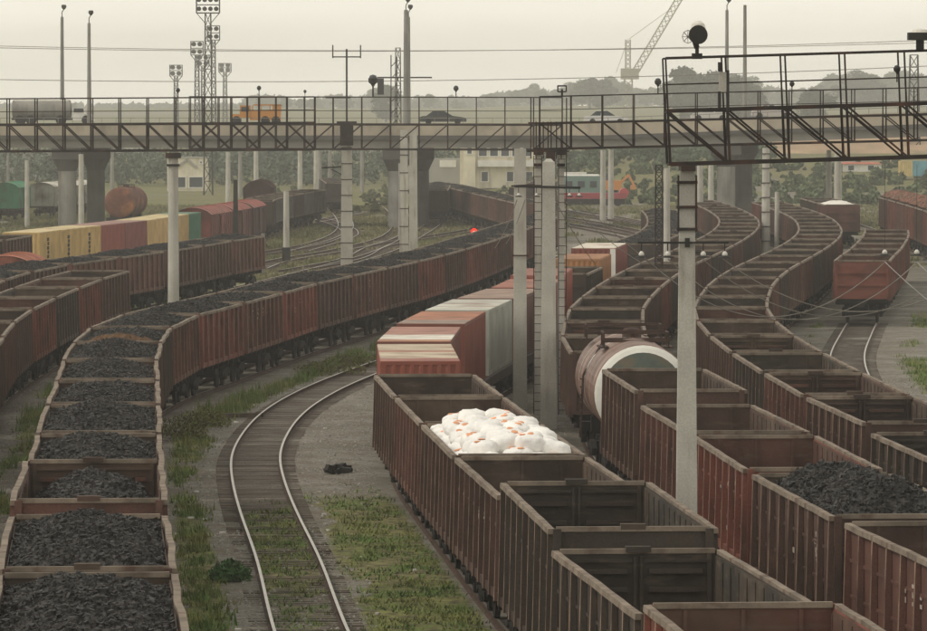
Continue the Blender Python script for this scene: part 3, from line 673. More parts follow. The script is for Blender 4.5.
for k, (x, y, z) in enumerate(spots):
    o = bpy.data.objects.new('sack', SK[k % 4]); COL.objects.link(o)
    o.location = wc.location + Rm @ Vector((x, y, z)); o.rotation_euler = (rnd.uniform(-.25, .25), rnd.uniform(-.25, .25), rnd.uniform(0, 6.3))
    tag(o, 'white bulk sack in the heap filling an open wagon of the middle train', 'sack', 'white sacks heaped in the middle train')
    if k % 2 == 0:
        b = MB(); a = rnd.uniform(0, 6)
        for q in range(rnd.choice((1, 2))):
            x2, y2 = .18 * math.cos(a + q * 2), .22 * math.sin(a + q * 2); b.lathe((x2 * .7, y2 * .7, .195), [(.10, 0), (.07, .025), (.001, .03)], 6)
        b.obj('printed_mark', 'sackmark', o)

# ------------------------------------------------------------------ flat wagons with containers, boxcars, tank cars
def flat_wagon(L=13.2, color=(.06, .04, .033)):
    t = empty('flat_wagon'); b = MB(); b.box((0, 0, 1.2), (2.7, L, .12)); b.box((1.3, 0, 1.08), (.12, L, .35)); b.box((-1.3, 0, 1.08), (.12, L, .35)); b.box((0, 0, .98), (.5, L - 1, .4))
    b.obj('deck', 'wagon', t, color=color)
    for y in (-4.7, 4.7): bogie_parts(t, y)
    couplers(t, L); return t
FLAT = flat_wagon(); FLAT_USED = [False]
def flat(P, s, label, group):
    if not FLAT_USED[0]: o = FLAT; FLAT_USED[0] = True
    else: o = dup(FLAT)
    put(o, P, s, 4.7); tag(o, label, 'flat wagon', group); return o
def container(L, H, side, roof, loc, rz, label, group, zb=1.27, stripes=None, marks_=False, W=2.44):
    t = empty('shipping_container', (loc[0], loc[1], zb), rz, label, 'container', group); hl = L / 2
    def corr(a, b_, nseg, nrm, z0, z1):
        V = []; F = []; m = nseg * 4
        for i in range(m + 1):
            u = i / m; ph = i % 4; d = .0 if ph in (0, 1) else -.045
            p = Vector(a) * (1 - u) + Vector(b_) * u + Vector(nrm) * d
            V += [(p.x, p.y, z0), (p.x, p.y, z1)]
        for i in range(m): F.append((2 * i, 2 * i + 2, 2 * i + 3, 2 * i + 1))
        return V, F
    n = int(L / .28)
    w = MB()
    for s in (-1, 1): w.add(*corr((s * W / 2, -hl + .1, 0), (s * W / 2, hl - .1, 0), n, (s, 0, 0), .12, H - .1))
    w.obj('side_panel', 'paint', t, color=side)
    e = MB(); e.add(*corr((-W / 2 + .1, -hl, 0), (W / 2 - .1, -hl, 0), 8, (0, -1, 0), .12, H - .1)); e.obj('end_panel', 'paint', t, color=side)
    d = MB()
    for q in (-1, 1): d.box((q * W / 4, hl - .04, H / 2), (W / 2 - .1, .05, H - .2)); [d.tube([(q * W / 4 + x, hl + .01, .1), (q * W / 4 + x, hl + .01, H - .1)], .02, 6) for x in (-.25, .25)]
    d.obj('door', 'paint', t, color=side)
    f = MB()
    for sx in (-1, 1):
        for sy in (-1, 1): f.box((sx * (W / 2 - .06), sy * (hl - .06), H / 2), (.13, .13, H))
        f.box((sx * (W / 2 - .04), 0, H - .05), (.09, L - .26, .1)); f.box((sx * (W / 2 - .04), 0, .07), (.09, L - .26, .14))
    for sy in (-1, 1): f.box((0, sy * (hl - .05), H - .05), (W - .26, .1, .1)); f.box((0, sy * (hl - .05), .07), (W - .26, .1, .14))
    f.obj('frame', 'paint', t, color=side)
    if stripes:
        y = -hl
        for frac, c in stripes:
            r = MB(); y1 = y + L * frac; yy = y + .003; nn = max(1, int((y1 - yy) / .35))
            for k in range(nn): a = yy + (y1 - yy) * k / nn; bb = yy + (y1 - yy) * (k + 1) / nn; r.box((0, (a + bb) / 2, H + .006), (W - .02, bb - a - .02, .03))
            o = r.obj('roof_panel', 'roofpaint', t, color=c); y = y1
    else:
        r = MB(); nn = int(L / .4)
        for k in range(nn): r.box((0, -hl + L * (k + .5) / nn, H + .004), (W - .06, L / nn - .06, .03))
        r.box((0, 0, H - .03), (W - .1, L - .1, .02)); r.obj('roof', 'roofpaint', t, color=roof)
    if marks_:
        mk = MB()
        for k in range(6): mk.box((W / 2 + .004, -hl + L * .42 + .1 * (k % 2), H - .5 - k * .28), (.014, .75 - .15 * (k % 2), .22))
        mk.obj('marking', 'dark', t)
    return t
def along(P, s, off=0):
    x0, y0 = P.at(s - 3); x1, y1 = P.at(s + 3); x, y = P.at(s); return (x, y), math.atan2(y1 - y0, x1 - x0) - math.pi / 2
CR, CO, CW, CG = (.22, .07, .05), (.30, .11, .075), (.47, .47, .41), (.30, .25, .2)
gC = 'containers of the middle train'
s0 = PC.s_of(164.6)
dark_pink, org = (.37, .19, .14), (.40, .22, .15)
lst = [  # (start s offset, L, H, side, roof, stripes, label)
 (0.3, 12.4, 2.42, (.25, .075, .05), None, [(.16, (.34, .15, .12)), (.34, (.50, .42, .31)), (.12, (.36, .2, .14)), (.38, (.50, .42, .31))], 'nearest red corrugated container with a cream and pink striped roof behind the empty gondolas'),
 (14.2, 12.4, 2.45, (.18, .07, .055), None, [(.12, (.40, .22, .14)), (.33, (.66, .62, .53)), (.55, (.36, .19, .15))], 'dark red container with one white band across its pink roof, second in the row'),
 (28.4, 12.2, 2.5, (.20, .065, .045), None, [(.30, (.30, .23, .19)), (.70, (.40, .18, .11))], 'rust red container with a grey and orange roof, third in the row'),
 (42.2, 12.2, 2.5, (.38, .38, .33), None, [(.5, (.55, .54, .46)), (.5, (.48, .46, .40))], 'pale grey white container in the middle of the container row'),
 (56.0, 12.2, 2.5, (.13, .06, .05), (.33, .24, .19), None, 'dark maroon container beyond the pale grey white one'),
 (70.0, 12.2, 2.5, (.22, .07, .05), (.34, .15, .11), None, 'brown red container with orange brown roof partly behind the slender concrete post'),
 (84.5, 12.2, 2.6, (.30, .08, .05), (.3, .13, .1), None, 'bright rust red container just right of the thick concrete post'),
]
for i, (o_, L, H, sd_, rf, st, lb) in enumerate(lst):
    s = s0 + o_ + L / 2; (x, y), rz = along(PC, s); flat(PC, s, 'flat wagon under container number %s of the middle container row' % ORD[i] if 0 else 'low flat wagon under the ' + ['nearest striped container', 'container with the single white band', 'grey and orange roofed container', 'pale grey white container', 'dark maroon container', 'orange brown roofed container by the slender post', 'bright rust red container'][i], 'flat wagons of the middle train')
    container(L, H, sd_, rf, (x, y), rz, lb, gC, stripes=st)
# gondola + orange and white containers farther along
key = gondola(2, 3.4, False); o = inst(key, WPAL['charcoal brown']); put(o, PC, PC.s_of(275)); tag(o, 'dark empty gondola between the bright red container and the orange container', 'freight wagon', 'single wagons')
for yy, L, H, sd_, rf, lb in ((289.5, 11, 2.45, (.36, .17, .07), (.36, .18, .09), 'orange brown container beyond the dark gondola right of the thick post'), (306, 12.4, 2.65, (.22, .07, .05), (.72, .66, .55), 'red container with a white roof and white corner post farther along the middle track')):
    s = PC.s_of(yy); (x, y), rz = along(PC, s); flat(PC, s, 'low flat wagon under the ' + ('orange brown container' if yy < 300 else 'white roofed red container'), 'flat wagons of the middle train'); t = container(L, H, sd_, rf, (x, y), rz, lb, gC)
b = MB(); b.box((1.1, -6.24, 1.32), (.3, .06, 2.6)); b.obj('corner_post', 'white', t)
# container train T3 on the left
YL, RD, GN = (.52, .36, .15), (.27, .085, .07), (.06, .17, .11)
s = PT3.s_of(348.5); gy = 'containers of the yellow and red row'
for i, (L, c, r, lb) in enumerate(((7.6, YL, (.62, .52, .3), 'yellow container with dark vertical lettering, nearest of the yellow row'), (7.6, YL, (.62, .52, .3), 'yellow container with dark vertical lettering, second of the yellow row'), (7.6, YL, (.6, .5, .28), 'yellow container with dark vertical lettering, next to the red containers'),
     (9.3, RD, (.34, .2, .17), 'red container next to the yellow row'), (9.3, (.22, .08, .07), (.32, .2, .17), 'darker red container left of the whitish post'), (13.2, (.55, .38, .17), (.6, .5, .28), 'yellow container partly behind the whitish round post, right of the red ones'), (12.6, (.5, .34, .15), (.6, .5, .28), 'yellow container with dark lettering touching the green container'), (8.3, GN, (.1, .22, .15), 'dark green container with a small white mark before the red boxcar'))):
    (x, y), rz = along(PT3, s + L / 2); container(L, 2.5, c, r, (x, y), rz, lb, gy, marks_=(c[0] > .4 and i != 5)); s += L + .12
    if i == 7:
        pass
for i, yy in enumerate((355, 369, 383, 397, 411.5)): flat(PT3, PT3.s_of(yy), '%s flat wagon from the near end under the yellow and red container row' % ORD[i], 'flat wagons of the container row')
def boxcar(P, s, L, side, roof, label, group, H=3.5, ridge=4.05):
    t = empty('boxcar', (0, 0, 0), 0, label, 'boxcar', group); hl = L / 2; b = MB()
    b.box((1.42, 0, (1.2 + H) / 2), (.06, L, H - 1.2)); b.box((-1.42, 0, (1.2 + H) / 2), (.06, L, H - 1.2))
    for k in range(12):
        for sx in (-1, 1): b.box((sx * 1.47, -hl + .1 + k * (L - .2) / 11, (1.2 + H) / 2), (.05, .1, H - 1.25))
    b.obj('side_wall', 'wagon', t, color=side)
    n = 9; arc = [(-1.5 + 3.0 * i / n, H + (ridge - H) * math.sin(math.pi * i / n) ** .7) for i in range(n + 1)]
    r = MB(); V = [(x, yy, z) for yy in (-hl - .1, hl + .1) for x, z in arc]; F = [(i, i + 1, n + 2 + i, n + 1 + i) for i in range(n)]; r.add(V, F)
    for k in range(1, 8): yy = -hl + L * k / 8; [r.bar((arc[i][0], yy, arc[i][1] + .02), (arc[i + 1][0], yy, arc[i + 1][1] + .02), .06, .04) for i in range(n)]
    r.obj('roof', 'roofpaint', t, color=roof)
    for sy in (-1, 1):
        e = MB(); e.add([(x, sy * hl, z) for x, z in arc] + [(1.42, sy * hl, 1.2), (-1.42, sy * hl, 1.2)], [tuple(range(n + 3))])
        for xx in (-.7, 0, .7): e.box((xx, sy * (hl + .04), (1.2 + H) / 2), (.1, .06, H - 1.25))
        e.obj('end_wall', 'wagon', t, color=side)
    for sx in (-1, 1):
        d = MB(); d.box((sx * 1.52, 0, (1.3 + H - .2) / 2), (.06, 2.2, H - 1.5)); d.bar((sx * 1.56, -1, 1.5), (sx * 1.56, 1, H - .4), .05); d.box((sx * 1.55, 0, H - .12), (.06, 4.5, .08)); d.obj('door', 'wagon', t, color=(side[0] * 1.2, side[1] * 1.2, side[2] * 1.2))
    b = MB(); b.box((0, 0, 1.1), (2.8, L, .2)); b.box((0, 0, .95), (.5, L - 1, .3)); b.obj('underframe', 'under', t)
    for y in (-L / 2 + 2.2, L / 2 - 2.2): bogie_parts(t, y)
    couplers(t, L); put(t, P, s, L / 2 - 2.2); return t
boxcar(PT3, PT3.s_of(437), 15, (.16, .05, .04), (.30, .11, .09), 'dark red boxcar with a rounded roof behind the green container', 'red boxcars')
boxcar(PT3, PT3.s_of(453), 15, (.12, .05, .04), (.33, .11, .09), 'dark red boxcar in the middle of the red boxcars on the left', 'red boxcars')
boxcar(PT3, PT3.s_of(469.5), 15, (.09, .05, .045), (.34, .12, .1), 'brown boxcar at the far end of the red boxcars', 'red boxcars')
PX = Path([(500, -21.6), (640, -21.6)]); boxcar(PX, 73, 14, (.10, .05, .045), (.13, .065, .055), 'lone dark brown boxcar standing beyond the red boxcars', 'lone boxcars', 3.9, 4.65)
PX2 = Path([(290, -26.6), (340, -26.3)]); boxcar(PX2, 27, 10, (.35, .12, .08), (.42, .17, .11), 'low orange red covered wagon in front of the nearest yellow container', 'covered wagons', 2.75, 3.2)
PX3 = Path([(580, -50.9), (640, -50.0)]); PX3b = Path([(600, -49.4), (700, -38.5)])
boxcar(PX3, 24, 14, (.05, .20, .11), (.07, .30, .17), 'bright green covered wagon at the left edge', 'coaches at far left', 3.5, 4.1)
boxcar(PX3b, 20, 13, (.22, .22, .18), (.62, .6, .52), 'grey green coach with a whitish roof left of the bridge pier', 'coaches at far left', 3.4, 3.9)
boxcar(PX3b, 34, 12, (.22, .22, .18), (.62, .6, .52), 'grey green coach with a whitish roof touching the bridge pier', 'coaches at far left', 3.4, 3.9)

def tank_car(P, s, R_, L, zc, matn, label, near):
    t = empty('tank_car', (0, 0, 0), 0, label, 'tank wagon'); n = 40; hl = L / 2
    prof = [(-hl - .28, .02), (-hl - .25, .5 * R_), (-hl - .12, .85 * R_), (-hl, R_), (hl, R_), (hl + .12, .85 * R_), (hl + .25, .5 * R_), (hl + .28, .02)]
    b = MB(); b.tube([(0, y, zc) for y, r in prof], [r for y, r in prof], n); b.obj('barrel', matn, t, smooth=False)
    bm_ = MB()
    for y in (-hl + 1.4, -hl + 2.9, hl - 1.8, 0.8): bm_.tube([(0, y - .05, zc), (0, y + .05, zc)], R_ + .025, n, caps=False)
    bm_.obj('strap', 'rust', t)
    if near:
        e = MB()     # painted end: white ring round a green disc
        V = []; F = []
        for r, y in ((R_ * .985, -hl - .035), (R_ * .93, -hl - .085), (R_ * .84, -hl - .135)):
            V += [(r * math.cos(2 * math.pi * k / n), y - .012, zc + r * math.sin(2 * math.pi * k / n)) for k in range(n)]
        for j in range(2):
            for k in range(n): F.append((j * n + k, j * n + (k + 1) % n, (j + 1) * n + (k + 1) % n, (j + 1) * n + k))
        e.add(V, F); e.obj('end_ring', 'white', t)
        g = MB(); V = []; F = []
        for r, y in ((R_ * .84, -hl - .135), (R_ * .5, -hl - .26), (.02, -hl - .29)):
            V += [(r * math.cos(2 * math.pi * k / n), y - .015, zc + r * math.sin(2 * math.pi * k / n)) for k in range(n)]
        for j in range(2):
            for k in range(n): F.append((j * n + k, j * n + (k + 1) % n, (j + 1) * n + (k + 1) % n, (j + 1) * n + k))
        g.add(V, F); g.obj('end_disc', 'greenp', t)
        for ya, yb in ((-.3, -.12), (2.9, 3.0)): w = MB(); w.tube([(0, ya, zc), (0, yb, zc)], R_ + .012, n, caps=False); w.obj('painted_band', 'white', t)
    h = MB(); h.lathe((0, 0, zc + R_ - .1), [(.3, 0), (.3, .3), (.22, .38), (.001, .4)], 14); h.obj('hatch', 'rust', t)
    # walkway with hand rails round the hatch
    for y0, y1, wd in ((-2.4, -.9, 1.0), (hl - 1.6, hl - .3, 1.2)) if near else ((-1.2, 1.2, .7),):
        p = MB(); zt = zc + R_ + .02
        for sx in (-1, 1):
            p.bar((sx * wd, y0, zt - .25), (sx * wd, y1, zt - .25), .3, .05)
            for yy in (y0, (y0 + y1) / 2, y1): p.bar((sx * wd, yy, zt - .25), (sx * wd, yy, zt + .22), .04)
            p.bar((sx * wd, y0, zt + .2), (sx * wd, y1, zt + .2), .05)
        for yy in (y0, y1): p.bar((-wd, yy, zt + .2), (wd, yy, zt + .2), .05); p.bar((-wd, yy, zt - .05), (wd, yy, zt - .05), .08)
        p.obj('walkway', 'rust', t)
    l = MB()
    for q in (-.2, .2): l.bar((-R_ - .12, q, 1.1), (-R_ - .02, q, zc + .3), .05); l.bar((-R_ - .02, q, zc + .3), (-.9, q, zc + R_ - .15), .05)
    for k in range(8): l.bar((-R_ - .1, -.2, 1.2 + k * .25), (-R_ - .1, .2, 1.2 + k * .25), .04)
    l.obj('ladder', 'rust', t)
    f = MB(); f.box((0, 0, 1.1), (.5, L + 1, .35)); f.box((0, -hl, 1.15), (2.6, .5, .3)); f.box((0, hl, 1.15), (2.6, .5, .3))
    for yy in (-3.4, 3.4): f.box((0, yy, 1.35), (2.2, .5, .5))
    f.obj('underframe', 'under', t)
    for y in (-3.9, 3.9): bogie_parts(t, y)
    couplers(t, L + 1.2); put(t, P, s, 3.9); return t
M['greenp'] = mat('green_end_paint', (.10, .12, .10), var=.3, scale=2, second=(.12, .10, .07), mixs=2)
tank_car(PD, PD.s_of(169.4), 1.5, 11.2, 2.76, 'tank', 'brown tank wagon with a white ring and green end standing behind the near gondolas', True)
M['rusttank'] = mat('rusty_tank', (.15, .06, .04), var=.3, second=(.35, .15, .06), mixs=.5, thr=(.55, .7))
PX4 = Path([(520, -35.3), (600, -30)]); tank_car(PX4, 22, 1.5, 10.5, 2.8, 'rusttank', 'round rusty tank wagon seen end on between the bridge pier and the whitish post', False)

# ------------------------------------------------------------------ gantries
def gantry(x0, x1, y0, z0, z1, dep, th, rh, n, sep, label, w=.06, tilt=0, flip=False, plates=(), post_ext=0):
    """lattice gantry from x0 to x1 at depth y0: z0,z1 = walkway height at both ends; th truss depth, rh rail height"""
    t = empty('lattice_gantry', (x0, y0, z0), 0, label, 'gantry', 'lattice gantries over the tracks')
    def pt(u, v, k): return (u * (x1 - x0) + tilt * v, k * sep, u * (z1 - z0) + v)
    for k in (0, 1):
        c = MB(); c.bar(pt(0, 0, k), pt(1, 0, k), w * 1.5, w * 2.0); c.bar(pt(0, -th, k), pt(1, -th, k), w * 1.4, w * 1.8); c.obj('chord', 'gantry', t)
        d = MB()
        for i in range(n + 1):
            d.bar(pt(i / n, 0, k), pt(i / n, -th, k), w * 1.3)
            if i < n:
                a, b_ = (i / n, (i + 1) / n)
                if flip: a, b_ = b_, a
                d.bar(pt(a, 0, k), pt(b_, -th, k), w)
        d.obj('bracing', 'gantry', t)
        r = MB(); r.bar(pt(0, rh, k), pt(1, rh, k), w * .95); r.bar(pt(0, rh * .5, k), pt(1, rh * .5, k), w * .5)
        for i in range(n + 1): r.bar(pt(i / n, 0, k), pt(i / n, rh, k), w * .9)
        r.obj('railing', 'gantry', t)
    f = MB(); m = n * 3
    for i in range(m + 1): f.bar(pt(i / m, -.03, .04), pt(i / m, -.03, .96), w * .8, w * .5)
    for i in range(n + 1): f.bar(pt(i / n, -th, 0), pt(i / n, -th, 1), w * .8)
    f.bar(pt(0, -.0, .4), pt(1, -.0, .4), .35, .03); f.bar(pt(0, 0, .65), pt(1, 0, .65), .35, .03)
    f.obj('walkway', 'gantry', t)
    return t
gN = gantry(4.35, 14.5, 115, 11.27, 11.57, 115, 1.14, 1.13, 8, 1.7, 'nearest dark lattice gantry with handrails crossing the upper right', .042, tilt=-.045)
gR = gantry(2.9, 22, 205, 10.93, 11.38, 205, .98, 1.02, 16, 1.6, 'lattice gantry carried by the thick concrete post, reaching to the right edge', .045)
gM = gantry(-20.5, 7.4, 404, 10.72, 10.66, 404, 1.86, 2.05, 13, 2, 'long lattice gantry between the two posts in the grass, in front of the road bridge', .085, flip=True)
gL = gantry(-32, -8.0, 290, 10.74, 10.89, 290, 1.43, 1.40, 16, 1.6, 'lattice gantry on the left carried by the whitish post', .07)

# lamps on the gantries
def floodlight(loc, sc_, label, white=False, group='floodlights on the gantries'):
    t = empty('floodlight', loc, 0, label, 'floodlight', group); b = MB()
    b.tube([(0, 0, 0), (0, 0, .55 * sc_)], .04 * sc_, 8); b.obj('bracket', 'dark', t)
    h = MB(); h.lathe((0, 0, .5 * sc_), [(.05 * sc_, 0), (.1 * sc_, .1 * sc_), (.2 * sc_, .18 * sc_), (.22 * sc_, .36 * sc_), (.16 * sc_, .4 * sc_)], 14); h.obj('housing', 'dark', t)
    g = MB(); g.lathe((0, 0, .9 * sc_), [(.18 * sc_, 0), (.14 * sc_, .1 * sc_), (.001, .14 * sc_)], 14); g.obj('lens', 'porcelain' if white else 'glass', t)
    return t
def px(x, y, d):      # photo pixel -> world point at depth d
    p = R(2.084); dx = (x - 463.5) / 5400; dv_ = (315.5 - y) / 5400
    Yc = math.cos(p) + dv_ * math.sin(p); Zc = -math.sin(p) + dv_ * math.cos(p); k = d / Yc
    return (dx * k, d, 11.1 + Zc * k)
# the lamp heads below stand on the railings of their gantries
for (x, y, d, s_, lb) in ((373, 97.5, 404, 2.2, 'dark floodlight on the gantry rail right of the twin posts'), (456, 98, 404, 1.2, 'small dark lamp on the gantry rail near the dark car'),
      (658, 94.5, 205, .8, 'dark floodlight on the rail left of the nearest gantry'), (305, 97, 404, .7, 'small lamp on the gantry rail right of the orange truck'),
      (259, 96, 404, 1.0, 'double lamp on the gantry rail over the orange truck'), (178, 98, 290, .7, 'small lamp on the left gantry rail beside the mast')):
    q = px(x, y, d); floodlight((q[0], q[1], q[2]), s_ * .75, lb)
# big spotlight pair above the near gantry
q = px(697, 57.6, 115); t = empty('floodlight', q, 0, 'large round floodlight with wire guard standing on the nearest gantry rail', 'floodlight', 'floodlights on the gantries')
b = MB(); b.tube([(0, 0, 0), (0, 0, .42)], .04, 8); b.box((0, 0, .03), (.22, .2, .12)); b.tube([(0, 0, .2), (-.06, 0, .4)], .06, 8); b.obj('bracket', 'dark', t)
b = MB(); b.tube([(.02, -.15, .5), (.02, .22, .5)], .19, 16); b.tube([(.02, -.2, .48), (.02, -.15, .48)], .2, 16); b.obj('housing', 'dark', t)
b = MB(); b.lathe((.02, 0, .6), [(.17, 0), (.14, .12), (.06, .18), (.001, .19)], 12); b.obj('lens', 'porcelain', t)
b = MB()
for k in range(8):
    a = k * math.pi / 4; b.bar((-.2 + .12 * math.cos(a), -.16, .44 + .14 * math.sin(a)), (-.2 + .12 * math.cos(a + .785), -.16, .44 + .14 * math.sin(a + .785)), .015); b.bar((-.2, -.1, .44), (-.2 + .12 * math.cos(a), -.16, .44 + .14 * math.sin(a)), .012)
b.bar((-.2, 0, .44), (0, 0, .4), .03); b.obj('wire_guard', 'wire', t)
q = px(920, 49.5, 115); t = empty('floodlight', q, 0, 'wide box shaped lamp on the nearest gantry rail at the upper right edge', 'floodlight', 'floodlights on the gantries')
b = MB(); b.box((0, 0, .1), (.16, .16, .2)); b.obj('bracket', 'dark', t); b = MB(); b.box((0, 0, .28), (.52, .35, .16)); b.obj('housing', 'dark', t); b = MB(); b.lathe((0, 0, .36), [(.2, 0), (.17, .06), (.001, .09)], 12); b.obj('lens', 'porcelain', t)
q = px(562, 97, 205); t = empty('floodlight', q, 0, 'boxy square framed lamp above the thick concrete post', 'floodlight', 'floodlights on the gantries')
b = MB(); b.bar((0, 0, 0), (0, 0, .3), .08); b.bar((-.16, 0, .2), (.16, 0, .2), .05); b.bar((-.16, 0, .2), (-.16, 0, .42), .05); b.bar((.16, 0, .2), (.16, 0, .42), .05); b.bar((-.18, 0, .42), (.18, 0, .42), .06); b.obj('frame', 'dark', t)
# equipment box with antenna pipes on the near gantry
q = px(723, 82, 114.9); t = empty('equipment_box', q, 0, 'grey white equipment box with two dark tubes on the nearest gantry', 'equipment box')
b = MB(); b.box((0, 0, -.0), (.17, .12, .42)); b.obj('box', 'concrete', t); b = MB(); b.tube([(-.08, -.08, .22), (-.08, -.08, .42)], .035, 8); b.tube([(-.08, -.08, -.55), (-.08, -.08, -.2)], .035, 8); b.tube([(.1, -.08, -.62), (.1, -.08, .25)], .03, 8); b.obj('tube', 'dark', t)
q = px(897, 75, 115.4); floodlight((q[0], q[1], q[2] - .15), .35, 'small dark lamp on the handrail at the right end of the nearest gantry')
q = px(792, 88, 205); floodlight((q[0], q[1], q[2] - .2), .45, 'small lamp standing behind the third panel of the nearest gantry')

# ------------------------------------------------------------------ concrete posts
def post(x, y, h, w0, w1, label, square=False, bands=0, z0=-.2, m='concrete', group='concrete posts of the yard', cap=False, lattice=False, cat='post'):
    t = empty('concrete_post', (x, y, z0), 0, label, cat, group); b = MB()
    n = 6; k = w1 / w0
    if square:
        b.box((0, 0, h / 2), (w0, w0 * .8, h), top=(k, k))
    else: b.tube([(0, 0, h * i / n) for i in range(n + 1)], [(w0 * (1 - i / n) + w1 * i / n) / 2 for i in range(n + 1)], 16)
    b.obj('shaft', m, t)
    if bands:
        for i in range(bands):
            c = MB(); zz = h * (i + .6) / bands; w = w0 + (w1 - w0) * zz / h; c.box((0, 0, zz), (w + .05, w * (.8 if square else 1) + .05, .07)); c.obj('band', 'rust', t)
    if cap:
        c = MB(); c.box((0, 0, h + .02), (w1 * 1.5, w1 * 1.6, .28)); c.box((0, 0, h - .5), (w1 * 1.25, w1 * 1.3, .12)); c.obj('cap', 'gantry', t)
    return t
pN = post(4.78, 115.5, 10.2, .50, .31, 'tall square concrete post nearest the camera, under the nearest gantry', square=True)
c = MB()
for z in (9.95, 9.42, 8.95): c.box((0, 0, z), (.44, .40, .06))
for sx in (-.19, .19): c.box((sx, -.19, 9.5), (.04, .04, 1.2))
c.box((0, 0, 10.25), (.3, 1.6, .12)); c.obj('collar', 'gantry', pN)
c = MB(); c.bar((-1.05, -.22, 8.66), (.88, -.22, 8.66), .05, .045); c.box((0, -.2, 8.66), (.1, .1, .2)); c.obj('cross_arm', 'dark', pN)
def insulator(parent, x, y, z, drop=.2, name='insulator', r=.012):
    i = MB(); i.tube([(x, y, z), (x, y, z - drop)], r, 6); i.lathe((x, y, z - drop - .06), [(.02, .1), (.06, .05), (.055, 0)], 10, 1); i.lathe((x, y, z - drop - .13), [(.14, .03), (.13, .05), (.05, .08)], 12, 0); i.obj(name, ['dark', 'porcelain'], parent)
for x in (-.98, -.42, .34, .80): insulator(pN, x, -.22, 8.64)
p5 = post(3.1, 196.5, 9.75, .60, .44, 'thick square concrete post with pointed top beside the latticed mast', square=True)
c = MB(); c.box((0, 0, 9.8), (.4, .32, .12), top=(.4, .4)); c.obj('cap', 'concrete', p5)
c = MB(); c.bar((-1.25, -.3, 8.86), (1.15, -.3, 8.8), .07, .09); c.obj('cross_arm', 'dark', p5)
for x in (-1.1, -.45, .75, 1.1): insulator(p5, x, -.3, 8.82, .25)
p4 = post(2.2, 210, 10.15, .55, .45, 'slender square concrete post left of the thick one', square=True)
c = MB(); c.bar((-.35, -.25, 8.7), (.6, -.25, 8.75), .06); c.bar((-.3, -.25, 6.0), (.3, -.25, 6.0), .05); c.obj('cross_arm', 'rust', p4)
def lattice_mast(x, y, h, w0, w1, n, label, wd=.05, platform=None, group='lattice masts', z0=-.2, m='gantry', name='lattice_mast'):
    t = empty(name, (x, y, z0), 0, label, 'lattice mast', group); b = MB(); cs = ((-1, -1), (1, -1), (1, 1), (-1, 1))
    def c_(i, z): w = (w0 + (w1 - w0) * z / h) / 2; return (cs[i][0] * w, cs[i][1] * w, z)
    for i in range(4): b.bar(c_(i, 0), c_(i, h), wd * 1.5)
    b.obj('leg_frame', m, t); d = MB()
    for k in range(n):
        a, e = h * k / n, h * (k + 1) / n
        for i in range(4): j = (i + 1) % 4; d.bar(c_(i, a), c_(j, e) if k % 2 else c_(j, e), wd); d.bar(c_(i, e), c_(j, e), wd)
    d.obj('bracing', m, t)
    if platform:
        pw, ph, nl = platform; p = MB()
        p.box((0, 0, h), (pw, pw * .6, .15))
        for zz in (ph * .5, ph):
            for s in (-1, 1): p.bar((-pw / 2, s * pw * .3, h + zz), (pw / 2, s * pw * .3, h + zz), wd); p.bar((s * pw / 2, -pw * .3, h + zz), (s * pw / 2, pw * .3, h + zz), wd)
        for s in (-1, 1):
            for q in (-1, 1): p.bar((s * pw / 2, q * pw * .3, h), (s * pw / 2, q * pw * .3, h + ph), wd)
            p.bar((s * w1 / 2, 0, h - pw * .45), (s * pw / 2, 0, h), wd)
        p.obj('platform', m, t)
        for k in range(nl):
            for row in (0, 1):
                l = MB(); xx = -pw / 2 + pw * (k + .5) / nl; l.tube([(xx, -pw * .33, h + ph * (.3 + .55 * row)), (xx, -pw * .33 - .3, h + ph * (.24 + .55 * row))], [pw / nl * .3, pw / nl * .42], 10); l.obj('lamp', 'dark', t)
    return t
def ladder(parent, x, y, h, w, m='gantry'):
    b = MB(); b.bar((x - w / 2, y, 0), (x - w / 2, y, h), .035); b.bar((x + w / 2, y, 0), (x + w / 2, y, h), .035)
    for k in range(int(h / .33)): b.bar((x - w / 2, y, .2 + k * .33), (x + w / 2, y, .2 + k * .33), .025)
    b.obj('ladder', m, parent)
a = post(2.85, 206, 10.05, .28, .24, 'square gantry post with a ladder, left one behind the thick post', square=True, cap=True, group='gantry posts'); ladder(a, -.02, -.25, 9.9, .3)
a = post(3.72, 206, 10.05, .28, .24, 'square gantry post with a ladder, right one behind the thick post', square=True, cap=True, group='gantry posts'); ladder(a, .05, -.25, 9.9, .3)
# junction frame above these posts
t = empty('service_platform', (3.3, 204.5, 9.9), 0, 'dense cluster of dark steel uprights above the thick concrete post', 'platform'); b = MB()
for x in (-.75, -.55, -.28, -.1, .02, .22, .4, .6):
    b.bar((x, 0, -.3), (x, 0, 1.1 + (.9 if x in (-.75, .6) else 0)), .045)
b.box((0, 0, 1.05), (1.7, 1.4, .06)); b.bar((-.9, 0, -.02), (.7, 0, -.02), .06); b.box((0, 0, -.25), (.35, .3, .5)); b.obj('frame', 'gantry', t)
pL = post(-15.6, 290.3, 9.32, .62, .53, 'whitish round concrete post in the grass under the left gantry', cap=True)
post(-34.9, 493, 8.1, .55, .45, 'thin pale post in front of the dark bridge pier', m='concrete')
a = post(-8.85, 409.5, 9.6, .92, .75, 'square post with steel bands left of the twin posts', square=True, bands=8); c = MB(); c.box((0, 0, 10.1), (1.0, 1.0, 1.6)); c.box((0, 0, 11.0), (1.5, 1.2, .25)); c.obj('cap', 'gantry', a); c = MB(); c.bar((-1.9, 0, 7.6), (0, 0, 7.7), .12); c.bar((-1.2, 0, 7.5), (0, 0, 6.9), .08); c.obj('cross_arm', 'dark', a)
